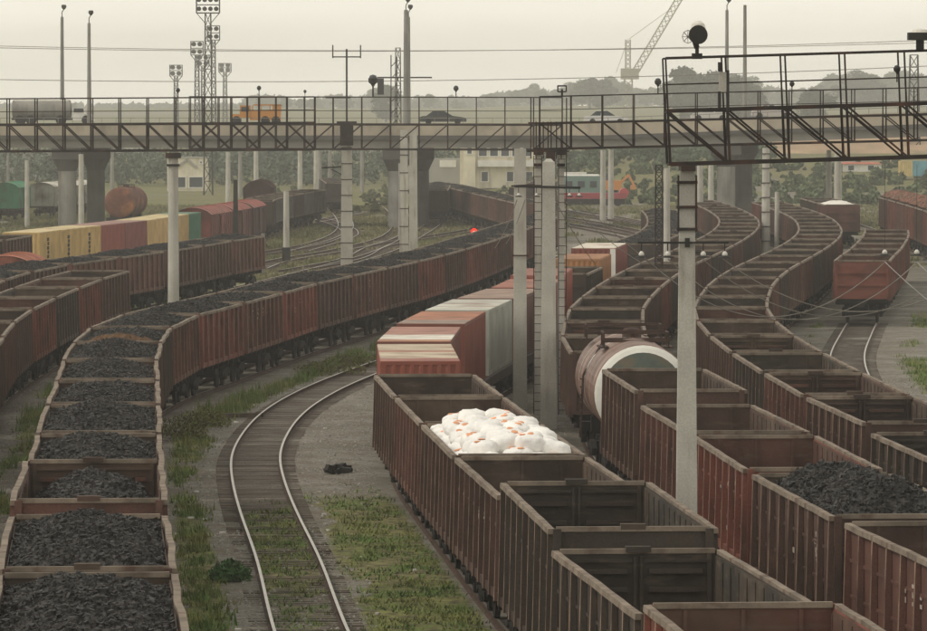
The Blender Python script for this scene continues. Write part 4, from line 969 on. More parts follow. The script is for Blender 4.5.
c = MB(); c.tube([(0, 0, 11), (0, 0, 16.6)], .07, 6); c.bar((-1.05, 0, 16.0), (1.05, 0, 16.0), .09); c.bar((-1.05, 0, 15.9), (-1.05, 0, 16.9), .09); c.bar((1.05, 0, 15.9), (1.05, 0, 16.9), .09); c.bar((-1.6, 0, 12.9), (.3, 0, 12.9), .07); c.obj('antenna', 'dark', a)
post(-4.95, 449, 10.4, .75, .6, 'left one of the twin concrete posts in the grass', square=True, bands=7); post(-4.2, 452, 10.4, .75, .6, 'right one of the twin concrete posts in the grass', square=True, bands=0)
c = post(-5.75, 500, 7.2, .6, .55, 'thin grey post just left of the twin posts', m='concrete_grey')
a = post(-13.95, 425, 5.6, .52, .42, 'short pale post with a black base in front of the grey string'); c = MB(); c.box((0, 0, .6), (.62, .62, 1.2)); c.obj('base', 'dark', a)
post(-14.55, 392, 3.0, .3, .28, 'short thin grey stub post beside the end of the farther coal train', m='concrete_grey')
a = post(-17.6, 417, 6.6, .5, .3, 'black leaning stake in front of the red boxcars', m='dark', square=True)
for x, y, z, yb, w, lb in ((529, 165, 9, 620, 6, 0), ):
    pass
MASTS = [(659, 165, 285, 5.0, 'lattice'), (667, 168, 300, 7, ''), (766, 148, 420, 8.5, 'b'), (777, 192, 440, 5, ''), (829, 150, 575, 6, ''), (838, 150, 590, 8, ''), (700, 165, 500, 7, ''), (711, 165, 620, 6, ''), (603, 150, 600, 6, ''), (611, 150, 605, 6, ''), (735, 178, 640, 3, ''),
         (228, 152, 720, 5, ''), (256, 150, 820, 5, ''), (240, 150, 780, 4, ''), (300, 150, 800, 5, ''), (316, 150, 780, 5, ''), (320, 150, 790, 4, ''), (330, 150, 860, 4, ''), (362, 150, 830, 4, ''), (112, 152, 850, 4, ''), (8, 155, 650, 3, ''), (27, 160, 560, 5, ''), (583, 145, 900, 4, '')]
wh = ['beside the tall near post, left', 'just left of the tall near post', 'before the bridge pier on the right', 'short one right of the banded post on the right', 'left one of the pair before the green bank', 'right one of the pair before the green bank', 'left of the right bridge pier', 'second from the right bridge pier', 'left one before the teal van', 'right one before the teal van', 'thin one left of the right bridge pier',
      'right of the gabled house', 'third right of the gabled house', 'second right of the gabled house', 'far one right of the gabled house', 'left one of the far pair', 'right one of the far pair', 'beyond the far pair', 'far left of the twin posts', 'right of the left bridge pier, far off', 'behind the green wagon at left', 'brown one between green wagon and coach', 'far one above the teal van']
for (x, yt, d, w, k), lb in zip(MASTS, wh):
    q = px(x, yt, d); gz = float(ground_z(q[0], d)); wm = w * d / 5400; h = q[2] - gz
    if k == 'lattice': lattice_mast(q[0], d, h, wm * 1.6, wm * 1.3, 22, 'narrow lattice pole just left of the pale post by the tall near post', .04, z0=gz)
    else: post(q[0], d, h, wm * 1.05, wm * .85, 'pale concrete post, ' + lb, bands=8 if k == 'b' else 0, z0=gz, group='far concrete posts', m='concrete' if x > 600 or w > 4.5 else 'concrete_grey')

# overhead cables
def cable(p0, p1, sag, label, r=.012, group='overhead cables'):
    b = MB(); n = 24; P = [(p0[0] + (p1[0] - p0[0]) * i / n, p0[1] + (p1[1] - p0[1]) * i / n, p0[2] + (p1[2] - p0[2]) * i / n - 4 * sag * (i / n) * (1 - i / n)) for i in range(n + 1)]
    o = b.add([], []).tube(P, r, 5).obj('cable', 'wire'); return tag(o, label, 'cable', group)
A0 = px(668, 258, 115.2); 
ins2 = empty('insulator_string', px(885, 165, 122), 0, 'left of the two hanging insulators at the right edge', 'insulator', 'hanging insulators'); insulator(ins2, 0, 0, 0, 1.95, r=.004); 
ins3 = empty('insulator_string', px(917, 165, 122), 0, 'right of the two hanging insulators at the right edge', 'insulator', 'hanging insulators'); insulator(ins3, 0, 0, 0, 1.95, r=.004)
I2, I3 = px(885, 262, 122), px(917, 262, 122)
cable(px(645, 258, 115.1), I2, 1.25, 'grey cable sagging from the left end of the near cross arm to the hanging insulators')
cable(px(668, 259, 115.1), I3, 1.3, 'grey cable sagging from the second insulator of the near cross arm')
cable(px(702, 259, 115.1), px(960, 268, 118), 1.15, 'grey cable sagging from the third insulator of the near cross arm')
cable(px(723, 259, 115.1), px(975, 275, 116), .95, 'grey cable sagging from the right end of the near cross arm')
cable(I2, px(960, 325, 110), .05, 'steep grey cable running down from the left hanging insulator')
cable(I3, px(960, 296, 110), .05, 'steep grey cable running down from the right hanging insulator')
for i, (y0, y1, d, lb) in enumerate(((46, 37, 700, 'topmost thin power line crossing the sky'), (44, 40, 760, 'second thin power line crossing the sky'), (78, 62, 640, 'lower thin power line crossing the sky'))):
    cable(px(-80, y0, d), px(1010, y1, d), 1.2, lb, .045, 'power lines in the sky')
for k, (x0, y0, x1, y1) in enumerate(((517, 200, 495, 248), (525, 200, 506, 244), (556, 202, 600, 270), (566, 202, 640, 262), (580, 202, 700, 300))):
    cable(px(x0, y0, 196), px(x1, y1, 230), .15, 'thin grey drop cable, %s from the left under the arm of the thick post' % ORD[k], .014)

# ------------------------------------------------------------------ road bridge
BD = 560
t = empty('road_bridge', (0, BD, 0), 0, 'long concrete road bridge crossing the whole yard', 'bridge')
zb = lambda x: 9.45 + (0 if x < 14 else (x - 14) * .035)
xs_ = [-140, -90, -60, -40, -20, 0, 14, 25, 35, 48, 70, 100, 150]
def strip(name, m, y0, y1, za, zc, off):
    b = MB(); V = []
    for x in xs_: z = zb(x); V += [(x, y0, z + za), (x, y1, z + za), (x, y1, z + zc), (x, y0, z + zc)]
    F = []
    for i in range(len(xs_) - 1):
        for j in range(4): F.append((i * 4 + j, i * 4 + (j + 1) % 4, (i + 1) * 4 + (j + 1) % 4, (i + 1) * 4 + j))
    F += [(0, 1, 2, 3), tuple((len(xs_) - 1) * 4 + j for j in (3, 2, 1, 0))]; b.add(V, F); return b.obj(name, m, t)
strip('parapet', 'deck', -.3, -.05, -.05, 1.20, 0); strip('parapet', 'deck', 14.05, 14.3, -.05, 1.20, 0)
M['girderc'] = mat('girder_concrete', (.33, .31, .27), rough=.9, var=.2, scale=.4)
M['pierdark'] = mat('shaded_concrete', (.13, .125, .11), rough=.9, var=.25, scale=.4)  # rear columns: shade under the deck put into a darker concrete colour
M['shadowdark'] = mat('shadow_dark_concrete', (.10, .095, .085), rough=.95, var=.3, scale=.3)  # shadow line below the parapet painted as dark slab colour; pier caps share it
strip('deck_slab', 'shadowdark', -.35, 14.35, -.5, -.055, 0)
for y in (.6, 3.5, 6.5, 9.5, 12.6): strip('girder', 'girderc', y, y + .6, -1.35, -.505, 0)
strip('roadway', 'asphalt', -.045, 14.045, -.05, 1.06, 0)
b = MB(); zz = 1.15
for i in range(140): x = -105 + i * 1.5; b.bar((x, -.15, zb(x) + 1.15), (x, -.15, zb(x) + 1.75), .05)
for i in range(len(xs_) - 1): b.bar((xs_[i], -.15, zb(xs_[i]) + 1.75), (xs_[i + 1], -.15, zb(xs_[i + 1]) + 1.75), .06)
b.obj('railing', 'concrete_grey', t)
for px_, w in ((-39.9, 1), (-5.6, 1), (28.6, 1), (-74, 1), (63, 1)):
    for dy, dx in ((1.5, -1.3), (11.5, 1.0)):
        p = MB(); x = px_ + dx; zt = zb(x) - 1.36
        p.tube([(x, dy, -.3), (x, dy, zt - 2.3)], .95, 20)
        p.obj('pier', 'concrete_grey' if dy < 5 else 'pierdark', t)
        c = MB(); c.tube([(x, dy, zt - 2.4), (x, dy, zt - 1.9), (x, dy, zt - 1.2)], [.95, 1.15, 1.5], 20); c.box((x, dy, zt - .6), (3.0, 3.0, 1.18)); c.obj('pier_cap', 'shadowdark', t)
def lamp_mast(x, yb, top, label, r=.2, head=True):
    q = px(x, top, yb); base = zb(q[0]) + 1.063; t = empty('street_lamp', (q[0], yb, base), 0, label, 'street lamp', 'street lamps on the bridge'); b = MB(); b.tube([(0, 0, 0), (0, 0, q[2] - base)], [r * 1.3, r * .9], 10); b.obj('pole', 'concrete_grey', t)
    if head: h = MB(); z = q[2] - base; h.tube([(0, 0, z), (0, 0, z + .5), (.25, 0, z + .9)], .05, 6); h.lathe((.2, 0, z + .8), [(.1, 0), (.28, .25), (.22, .5)], 10); h.obj('lamp_head', 'dark', t)
for x, d, tp, lb in ((62, 573.5, 17, 'tall grey street lamp above the left bridge pier, nearer the truck cab'), (89, 560.8, 23, 'tall grey street lamp right of the white truck cab'), (406, 560.8, 10, 'tall grey street lamp above the twin posts'), (408.5, 573.5, 17, 'far grey street lamp almost hidden behind the one above the twin posts'), (727, 573.5, 10, 'tall grey street lamp with a lamp head right of the big floodlight'), (745, 560.8, 5, 'tall grey pole without head right of the big floodlight')): lamp_mast(x, d, tp, lb, .24 if x == 406 else .18, x != 745)
# vehicles
def wheels(t, xs, r, w):
    for x in xs:
        for y in (-w / 2, w / 2): b = MB(); b.tube([(x, y - .1, r), (x, y + .1, r)], r, 16); b.obj('wheel', 'rubber', t)
M['carpaint'] = mat('car_paint', objcol=True, rough=.35, var=.03)
def car(x, d, L, color, label, z, dr=1):
    t = empty('car', (x, d, z), 0, label, 'car', 'cars on the road bridge'); h = L / 2; W = 1.7
    def prism(pts, w, m, name, col=None):
        b = MB(); n = len(pts); V = [(dr * p[0], -w / 2, p[1]) for p in pts] + [(dr * p[0], w / 2, p[1]) for p in pts]
        b.add(V, [tuple(range(n)), tuple(range(2 * n - 1, n - 1, -1))] + [(i, (i + 1) % n, n + (i + 1) % n, n + i) for i in range(n)]); b.obj(name, m, t, color=col)
    prism([(-h, .3), (-h, .75), (-h * .9, .88), (-h * .6, .92), (h * .45, .9), (h * .9, .75), (h, .6), (h, .3)], W, 'carpaint', 'body', color)
    prism([(-h * .72, .9), (-h * .45, 1.38), (h * .05, 1.42), (h * .42, .9)], W * .86, 'glass', 'window'); prism([(-h * .46, 1.375), (-h * .44, 1.43), (h * .04, 1.46), (h * .08, 1.405)], W * .84, 'carpaint', 'roof', color)
    prism([(-h * .25, .9), (-h * .22, 1.4), (-h * .17, 1.4), (-h * .18, .9)], W * .88, 'carpaint', 'pillar', color)
    wheels(t, (-h * .62, h * .62), .31, W)
RZ = 9.45 + 1.063
car(px(606, 110, 563)[0], 563, 4.6, (.72, .70, .66), 'white car driving on the bridge above the thick post', zb(14.5) + 1.063, 1)
car(px(443, 110, 563)[0], 563, 4.9, (.05, .055, .05), 'dark car on the bridge right of the twin posts', RZ, 1)
car(px(772, 110, 569)[0], 569, 4.3, (.55, .5, .45), 'pale car on the bridge seen through the nearest gantry', zb(32) + 1.063, 1)
car(px(710, 112, 563)[0], 563, 4.0, (.65, .62, .56), 'small whitish car on the bridge just right of the big floodlight', zb(25) + 1.063, -1)
# tanker truck
q = px(12, 110, 563); t = empty('tanker_truck', (q[0] + 3.9, 563, RZ), 0, 'grey tanker truck with a white cab at the left end of the bridge', 'truck')
b = MB(); b.tube([(-3.9, 0, 1.55), (-3.8, 0, 1.55), (2.2, 0, 1.55), (2.3, 0, 1.55)], [.6, 1.0, 1.0, .6], 24); b.obj('tank', 'concrete_grey', t)
b = MB(); b.box((-.8, 0, 2.5), (5.6, .9, .18)); b.obj('top_walkway', 'white', t)
b = MB(); b.box((-.6, 0, .6), (6.6, 1.1, .25)); b.obj('chassis', 'under', t)
b = MB(); b.box((3.1, 0, 1.1), (1.3, 2.1, 1.3), top=(.85, .95)); b.box((4.1, 0, .75), (1.1, 1.9, .7), top=(.8, .9)); b.obj('cab', 'white', t)
b = MB(); b.box((3.1, 0, 1.5), (1.0, 2.16, .4)); b.obj('window', 'glass', t); wheels(t, (-3, -1.9, 1.2, 3.9), .48, 2)
q = px(256, 110, 563); t = empty('excavator_truck', (q[0], 563, RZ), 0, 'orange work truck on the bridge right of the tall floodlight mast', 'truck'); OR = (.55, .24, .05)
b = MB(); b.box((1.0, 0, .95), (3.2, 2.2, 1.0)); b.box((1.2, 0, 2.05), (2.9, 2.1, .14)); b.box((2.2, 0, 1.7), (.9, 2.1, .7)); b.obj('body', 'carpaint', t, color=OR)
b = MB(); b.box((-1.1, 0, 1.35), (1.1, 2.2, 1.3)); b.box((-2.1, 0, .75), (1.0, 1.9, .7), top=(.75, .9)); b.obj('cab', 'carpaint', t, color=OR)
b = MB(); b.box((-1.1, 0, 1.6), (.8, 2.24, .5)); b.obj('window', 'glass', t); wheels(t, (-2, 1, 2.1), .45, 2)
b = MB(); [b.bar((x, -1.08, 1.4), (x, -1.08, 2.0), .12) for x in (-.3, .6, 1.5)]; b.obj('stake', 'carpaint', t, color=OR)

# ------------------------------------------------------------------ buildings and far wagons
def gz(x, d): return float(ground_z(x, d))
def windows(t, y, rects, d=.12, frame='white'):
    for (x, z, w, h) in rects:
        f = MB(); f.box((x - w / 2, y, z), (.14, d, h)); f.box((x + w / 2, y, z), (.14, d, h)); f.box((x, y, z + h / 2), (w + .14, d + .02, .14)); f.box((x, y - .03, z - h / 2), (w + .3, d + .08, .14)); fo = f.obj('window', frame, t)
        p = MB(); p.box((x, y + .02, z), (w - .12, .04, h - .12)); p.obj('pane', 'glass', fo)
M['cream'] = mat('cream_plaster', (.74, .68, .52), var=.12, scale=.4, streak=((.42, .37, .28), (.8, .8, .15), .5, .75))
M['greyblock'] = mat('grey_block', (.36, .35, .31), var=.15, scale=.3)
q = px(500, 150, 850); t = empty('station_building', (q[0], 850, gz(q[0], 850)), 0, 'cream two storey station building with a row of upper windows behind the bridge', 'building'); H_ = 8.6
b = MB(); b.box((0, 5, H_ / 2), (12.6, 10, H_)); b.box((-4.8, -.3, H_ / 2), (1.8, .6, H_)); b.obj('wall', 'cream', t)
b = MB(); b.box((1.1, -.75, 3.55), (9.2, 1.5, .35)); b.box((1.1, -1.45, 4.0), (9.2, .12, .7)); b.obj('balcony', 'white', t)
b = MB(); b.box((0, 5, H_ + .15), (13.2, 10.6, .3)); b.obj('roof', 'greyblock', t)
windows(t, -.06, [(-4 + 1.3 + k * 1.75, 5.9, 1.35, 1.9) for k in range(5)] + [(-2.4, 1.8, 1.1, 1.6), (1.6, 1.8, 1.1, 1.6), (4.6, 1.8, 1.1, 1.6)]); windows(t, -.66, [(-4.8, 6.1, .8, 1.5)])
q = px(432, 150, 855); t = empty('concrete_building', (q[0], 858, gz(q[0], 858)), 0, 'grey concrete annex left of the cream station building', 'building'); b = MB(); b.box((0, 4, 2.5), (9.5, 8, 5)); b.box((-2, 4, 3.4), (4, 7, 6.8)); b.obj('wall', 'greyblock', t); b = MB(); b.box((2.5, -.05, 4.2), (2.6, .1, 1.1)); b.obj('sign_board', 'white', t)
windows(t, -.06, [(-3, 1.6, 1, 1.3)])
q = px(187, 150, 844); t = empty('gabled_house', (q[0], 844, gz(q[0], 844)), 0, 'small cream gabled house behind the whitish post on the left', 'house')
b = MB(); b.box((0, 3, 1.9), (6.2, 6, 3.8)); b.add([(-3.1, 0, 3.8), (3.1, 0, 3.8), (3.1, 0, 5.2), (-3.1, 0, 5.2)], [(0, 1, 2, 3)]); b.box((0, 3, 4.5), (6.0, 5.9, 1.4)); b.obj('wall', 'cream', t)
b = MB(); b.bar((-1.6, -.2, 3.7), (0, -.2, 5.0), .3, .3); b.bar((1.6, -.2, 3.7), (0, -.2, 5.0), .3, .3); b.box((0, 3, 5.25), (6.6, 6.4, .15)); b.obj('roof', 'greyblock', t)
windows(t, -.06, [(-1.3, 1.4, 2.2, 1.7), (1.4, 1.4, 2.2, 1.7), (-2.2, 4.5, .4, .4), (2.2, 4.5, .4, .4)])
for (x0, x1, yt, d, c, name, lb) in ((-20, 62, 153, 950, 'greyblock', 'grey_shed', 'long grey shed far behind the green wagon at left'), (196, 246, 152, 1050, 'greyblock', 'grey_shed', 'hazy grey shed behind the lattice mast'), (258, 296, 140, 1000, 'bluewall', 'factory_block', 'hazy blue grey factory block beyond the posts'), (294, 302, 142, 1001, 'brick', 'brick_house', 'small brick house at the edge of the factory block'), (340, 372, 148, 1100, 'greyblock', 'grey_shed', 'faint shed left of the twin posts'), (60, 150, 150, 1080, 'bluewall', 'factory_block', 'long hazy factory hall right of the left pier')):
    if c not in M: M[c] = mat(c, {'bluewall': (.13, .14, .15), 'brick': (.22, .12, .09)}[c], var=.15, scale=.2)
    a, e = px(x0, yt, d), px(x1, yt, d); g = gz((a[0] + e[0]) / 2, d); w = e[0] - a[0]; h = a[2] - g
    t = empty(name, ((a[0] + e[0]) / 2, d, g), 0, lb, 'building'); b = MB(); b.box((0, 8, h / 2), (w, 16, h)); b.obj('wall', c, t); b = MB(); b.box((0, 8, h + .15), (w + .6, 16.6, .3)); b.obj('roof', 'greyblock', t)
    nw = max(1, int(w / 4)); windows(t, -.06, [(-w / 2 + w * (k + .5) / nw, h * .55, w / nw * .5, h * .25) for k in range(nw)], frame='greyblock')
# right: white shed with red roof, ochre wall, coloured wagons on a siding above the bank
q = px(861, 170, 820); g = gz(q[0], 820); t = empty('white_shed', (q[0], 820, g), 0, 'white shed with a red roof beyond the green bank at right', 'building'); hh = px(861, 162, 820)[2] - g
b = MB(); b.box((0, 3, hh * .4), (6.2, 6, hh * .8)); b.obj('wall', 'white', t); b = MB(); b.box((0, 3, hh * .88), (6.6, 6.6, hh * .2), top=(.75, .75)); b.obj('roof', 'redroof', t) if 'redroof' in M else M.__setitem__('redroof', mat('red_roof', (.42, .14, .09))) or b.obj('roof', 'redroof', t)
windows(t, -.06, [(-1.5, hh * .4, 1, .9), (1.5, hh * .4, 1, .9)])
M['ochre'] = mat('ochre_earth', (.36, .25, .155), rough=.95, var=.25, scale=.15, streak=((.26, .2, .12), (.3, .3, .2), .5, .7))
a, e = px(665, 139, 905), px(1010, 133, 905); g = gz(40, 905); b = MB(); n = 30; V = []
for i in range(n + 1):
    u = i / n; x = a[0] + (e[0] - a[0]) * u; h = (a[2] - g) * sm(0, .25, u) + (e[2] - a[2]) * u + .4 * (float(fbm(np.array(x * .2), np.array(0.), 3)) - .5)
    V += [(x, 890, g - 1), (x, 905, g + h), (x, 935, g + h * .9), (x, 950, g - 1)]
F = [(i * 4 + j, (i + 1) * 4 + j, (i + 1) * 4 + j + 1, i * 4 + j + 1) for i in range(n) for j in range(3)]; b.add(V, F); struct(b.obj('embankment', 'ochre'))
for x0, x1, c, lb in ((899, 912, (.62, .48, .2), 'yellow container on the bank at the right edge'), (912, 935, (.16, .36, .42), 'blue container on the bank at the right edge')):
    a, e = px(x0, 161, 800), px(x1, 176, 800); g = e[2]; L = e[0] - a[0]; container(L, a[2] - e[2], c, c, ((a[0] + e[0]) / 2, 800), math.pi / 2, lb, 'containers on the bank', zb=g)
# teal van, orange digger and red flat wagon at right mid
X5 = Path([(600, 0), (760, 60)])
q = px(593, 204, 700); t = empty('red_flat_wagon', (q[0], 700, gz(q[0], 700)), 0, 'long red flat wagon with a round red tank end right of the thick post', 'flat wagon')
b = MB(); b.box((0, 0, 1.35), (8.6, 2.6, .75)); b.obj('deck', 'carpaint', t, color=(.32, .05, .06)); b = MB(); b.box((0, 0, .6), (8.2, 1.8, .6)); b.obj('underframe', 'under', t); b = MB(); b.tube([(4.0, -1.2, 1.75), (4.0, 1.2, 1.75)], .6, 18); b.obj('tank', 'carpaint', t, color=(.45, .06, .07)); wheels(t, (-3.2, -2, 2, 3.2), .45, 1.7)
q = px(581, 190, 712); t = empty('teal_van_body', (q[0], 712, gz(q[0], 712)), 0, 'faded teal van body with a white roof behind the red flat wagon', 'van'); b = MB(); b.box((0, 0, 2.3), (5.6, 2.4, 3.0)); b.obj('body', 'carpaint', t, color=(.16, .24, .21)); b = MB(); b.box((0, 0, 3.9), (5.0, 2.4, .2), top=(.9, .9)); b.box((-1, 0, 4.15), (3.4, 2, .25)); b.obj('roof', 'white', t)
for k in (-1.6, 0, 1.6): b = MB(); b.box((k, -1.22, 2.7), (.9, .06, .8)); b.obj('window', 'glass', t)
wheels(t, (-1.8, 1.8), .5, 2)
q = px(616, 184, 725); t = empty('digger', (q[0], 725, gz(q[0], 725)), 0, 'orange and black digger beyond the red flat wagon', 'digger'); b = MB(); b.box((-.4, 0, 2.4), (2.2, 2.2, 1.3)); b.obj('body', 'carpaint', t, color=(.6, .24, .07)); b = MB(); b.box((-.9, 0, 3.5), (1.1, 1.8, 1.0), top=(.85, .9)); b.obj('cab', 'glass', t)
b = MB(); b.bar((.5, 0, 2.6), (1.7, 0, 3.8), .35); b.bar((1.7, 0, 3.8), (2.4, 0, 2.4), .28); b.box((2.3, 0, 2.1), (.7, 1, .6)); b.obj('boom', 'carpaint', t, color=(.6, .26, .09)); b = MB(); b.box((-.3, -.9, 1.0), (3, .6, .9)); b.box((-.3, .9, 1.0), (3, .6, .9)); b.box((-.3, 0, 1.5), (1, 1, .6)); b.obj('tracks', 'rubber', t)
# signals
q = px(474, 231.5, 436); t = empty('track_signal', (q[0], 436, -.2), 0, 'low signal showing a red light beside the far coal wagons', 'signal'); b = MB(); b.tube([(0, 0, 0), (0, 0, q[2] + .1)], .07, 8); b.obj('post', 'dark', t); b = MB(); b.box((0, .06, q[2] + .2), (.55, .12, .7)); b.obj('head', 'dark', t); b = MB(); b.tube([(0, -.03, q[2] + .2), (0, -.2, q[2] + .2)], .27, 20); b.obj('lens', 'redlamp', t); b = MB(); b.tube([(0, -.2, q[2] + .17), (0, -.24, q[2] + .2)], .09, 12); b.obj('lens_centre', 'white', t)
q = px(60, 195, 590); t = empty('mast_signal', (q[0], 590, -.2), 0, 'signal with orange and white round shields left of the dark bridge pier', 'signal'); b = MB(); b.tube([(0, 0, 0), (0, 0, 4.2)], .08, 8); b.obj('post', 'dark', t)
for z, c in ((3.7, (.6, .25, .07)), (3.2, (.5, .48, .42)), (2.7, (.6, .25, .07)), (2.2, (.5, .48, .42))): b = MB(); b.tube([(0, -.1, z), (0, -.25, z)], .25, 14); b.obj('shield', 'carpaint', t, color=c)
# floodlight masts in the haze
for (x, yt, d, hw, lb, pl) in ((208, 13, 800, 1.3, 'tallest lattice floodlight mast with a full lamp platform', 1), (213.5, 40, 1150, 1.1, 'lattice floodlight mast just right of the tallest one', 1), (197, 55, 1200, 1.2, 'lattice floodlight mast left of the tallest one', 1), (203, 66, 1500, 1.2, 'thin faint mast between the taller ones', 1), (176, 76, 1500, 1.4, 'small faint floodlight mast left of the group', 1), (225, 72, 1900, 1.6, 'very faint mast right of the group', 1), (914, 55, 900, 2, 'faint lattice mast at the right edge behind the near gantry', 0), (398, 48, 900, 1.2, 'lattice antenna mast behind the street lamp over the twin posts', 0)):
    q = px(x, yt, d); g = gz(q[0], d); lattice_mast(q[0], d, q[2] - g, hw, hw * .62, int((q[2] - g) / 2), lb, .13 * d / 1000, (3.4 if x == 208 else 2.6 * d / 1150, 2.4 if x == 208 else 3.0, 4 if x == 208 else 2) if pl else None, 'floodlight masts in the haze', g, 'dark')
# crane
M['cranep'] = mat('crane_paint', (.42, .39, .32), var=.1)
q = px(634, 119, 1500); g = gz(q[0], 1500); t = empty('tower_crane', (q[0], 1500, g), 0, 'tall pale lattice crane with a raised jib in the haze above the bridge', 'crane'); k = 1500 / 5400
def lat(name, a, b_, w, n):
    a, b_ = Vector(a), Vector(b_); m = MB(); d = (b_ - a); u = d.normalized(); x = Vector((u.z, 0, -u.x)); cor = [x * w / 2 + Vector((0, w / 2, 0)), -x * w / 2 + Vector((0, w / 2, 0)), -x * w / 2 - Vector((0, w / 2, 0)), x * w / 2 - Vector((0, w / 2, 0))]
    for c in cor: m.bar(a + c, b_ + c, .32)
    for i in range(n):
        for j in range(4): m.bar(a + d * i / n + cor[j], a + d * (i + 1) / n + cor[(j + 1) % 4], .2)
    m.obj(name, 'cranep', t)
zt = lambda y: 11.1 + (119 - y) * k - g
lat('mast', (-1.6, 0, 0), (-1.6, 0, zt(75)), 2.2, 12); lat('jib', (0, 0, zt(74)), ((682 - 634) * k, 0, zt(-6)), 1.7, 16); lat('tower_head', (-1.7, 0, zt(75)), (-1.7, 0, zt(40)), 1.3, 8)
b = MB(); b.box((-1.2, 0, zt(74)), (5, 3, 3)); b.obj('machinery_cab', 'cranep', t); b = MB(); b.bar((-1.7, 0, zt(40)), ((672 - 634) * k, 0, zt(8)), .14); b.bar((-1.7, 0, zt(40)), (-5, 0, zt(73)), .14); b.obj('stay', 'cranep', t)
# antenna group near twin posts
q = px(396, 100, 600); t = empty('antenna_mast', (q[0], 600, 0), 0, 'dark steel frame with a transformer on a cross beam beside the street lamp', 'pole'); b = MB(); b.bar((-.55, 0, 0), (-.55, 0, 18.2), .12); b.bar((.1, 0, 0), (.1, 0, 18), .12); b.bar((-2.1, 0, 15.7), (4, 0, 15.7), .16)
for kk in range(14): b.bar((-.55, 0, kk * 1.3), (.1, 0, kk * 1.3 + .65), .08)
b.obj('frame', 'gantry', t); b = MB(); b.box((-1.7, 0, 14.7), (.7, .6, 1.8)); b.obj('transformer', 'dark', t)

# ------------------------------------------------------------------ trees
def crown_mesh(seed, R_, H, nclump, leaf, n):
    rng = np.random.default_rng(seed); cl = []
    for _ in range(nclump):
        a = rng.uniform(0, 6.28); z = rng.uniform(.0, 1); rr = R_ * math.sqrt(max(.02, 1 - (2 * z - .85) ** 2)) * rng.uniform(.25, .8); cl.append((rr * math.cos(a), rr * math.sin(a), z * H * .82 + .1 * H, R_ * rng.uniform(.22, .42)))
    V = []; F = []
    for i in range(n):
        c = cl[rng.integers(len(cl))]; d = rng.normal(0, 1, 3); d /= np.linalg.norm(d); r = c[3] * rng.uniform(.55, 1.05); p = np.array(c[:3]) + d * r * np.array([1, 1, .8])
        u = rng.normal(0, 1, 3); u /= np.linalg.norm(u); w = np.cross(u, d + .3 * rng.normal(0, 1, 3)); w /= np.linalg.norm(w) + 1e-6; s = leaf * rng.uniform(.5, 1.2); o = len(V)
        V += [tuple(p - u * s), tuple(p + w * s * .8), tuple(p + u * s), tuple(p - w * s * .8)]; F.append((o, o + 1, o + 2, o + 3))
    m = MB(); m.add(V, F); return m
TP = []
for sd_ in range(5):
    t = empty('tree'); H_ = 10; m = crown_mesh(sd_ + 5, 4.2, 9.0, 26, .36, 3600); c = m.obj('crown', 'leaf', t); c.location = (0, 0, .3)
    b = MB(); b.tube([(0, 0, -.5), (.1, 0, 3), (0, .1, 7)], [.32, .22, .08], 8)
    for k in range(5): a = k * 1.3 + sd_; b.tube([(0, 0, 2.5 + k * .8), (1.8 * math.cos(a), 1.8 * math.sin(a), 4.5 + k * .9)], [.12, .04], 6)
    b.obj('trunk', 'bark', t); TP.append([t, False])
rt = random.Random(12); TREES = []
def tree(x, ytop, d, col, wide=1.0):
    q = px(x, ytop, d); g = gz(q[0], d); h = q[2] - g; i = rt.randrange(5); T_, used = TP[i]
    if used: o = dup(T_, None, col)
    else:
        o = T_; TP[i][1] = True
        for c in o.children: c.color = (*col, 1)
    s = h / 9.4; o.location = (q[0], d, g); o.scale = (s * wide, s * wide, s); o.rotation_euler = (0, 0, rt.uniform(0, 6)); TREES.append((x, o))
prof = [(0, 108), (60, 104), (120, 108), (180, 108), (235, 104), (255, 96), (280, 97), (300, 100), (340, 92), (360, 98), (385, 84), (400, 96), (430, 97), (470, 97), (505, 92), (530, 86), (560, 88), (590, 78), (615, 80), (640, 90), (660, 84), (690, 76), (720, 73), (750, 78), (775, 86), (805, 88), (830, 76), (855, 71), (880, 74), (905, 70), (927, 74), (960, 72)]
G1 = (.045, .065, .03)
for x in range(-15, 950, 13):
    y = float(np.interp(x, [p[0] for p in prof], [p[1] for p in prof])) + rt.uniform(-3, 5); tree(x + rt.uniform(-4, 4), y, rt.uniform(3000, 3700), (G1[0] * rt.uniform(.8, 1.3), G1[1] * rt.uniform(.8, 1.3), G1[2]), rt.uniform(1.2, 1.7))
for x, y, d, w in ((684, 68, 1900, 1.2), (697, 74, 1890, 1.1), (712, 71, 1900, 1.2), (733, 77, 1900, 1.2), (816, 88, 1800, 1.3), (747, 82, 1910, 1.2), (386, 84, 2200, 1.0), (590, 77, 2600, 1.5), (604, 80, 2600, 1.4), (855, 70, 2700, 1.5), (870, 74, 2700, 1.3)): tree(x, y, d, (.04, .055, .028), w)
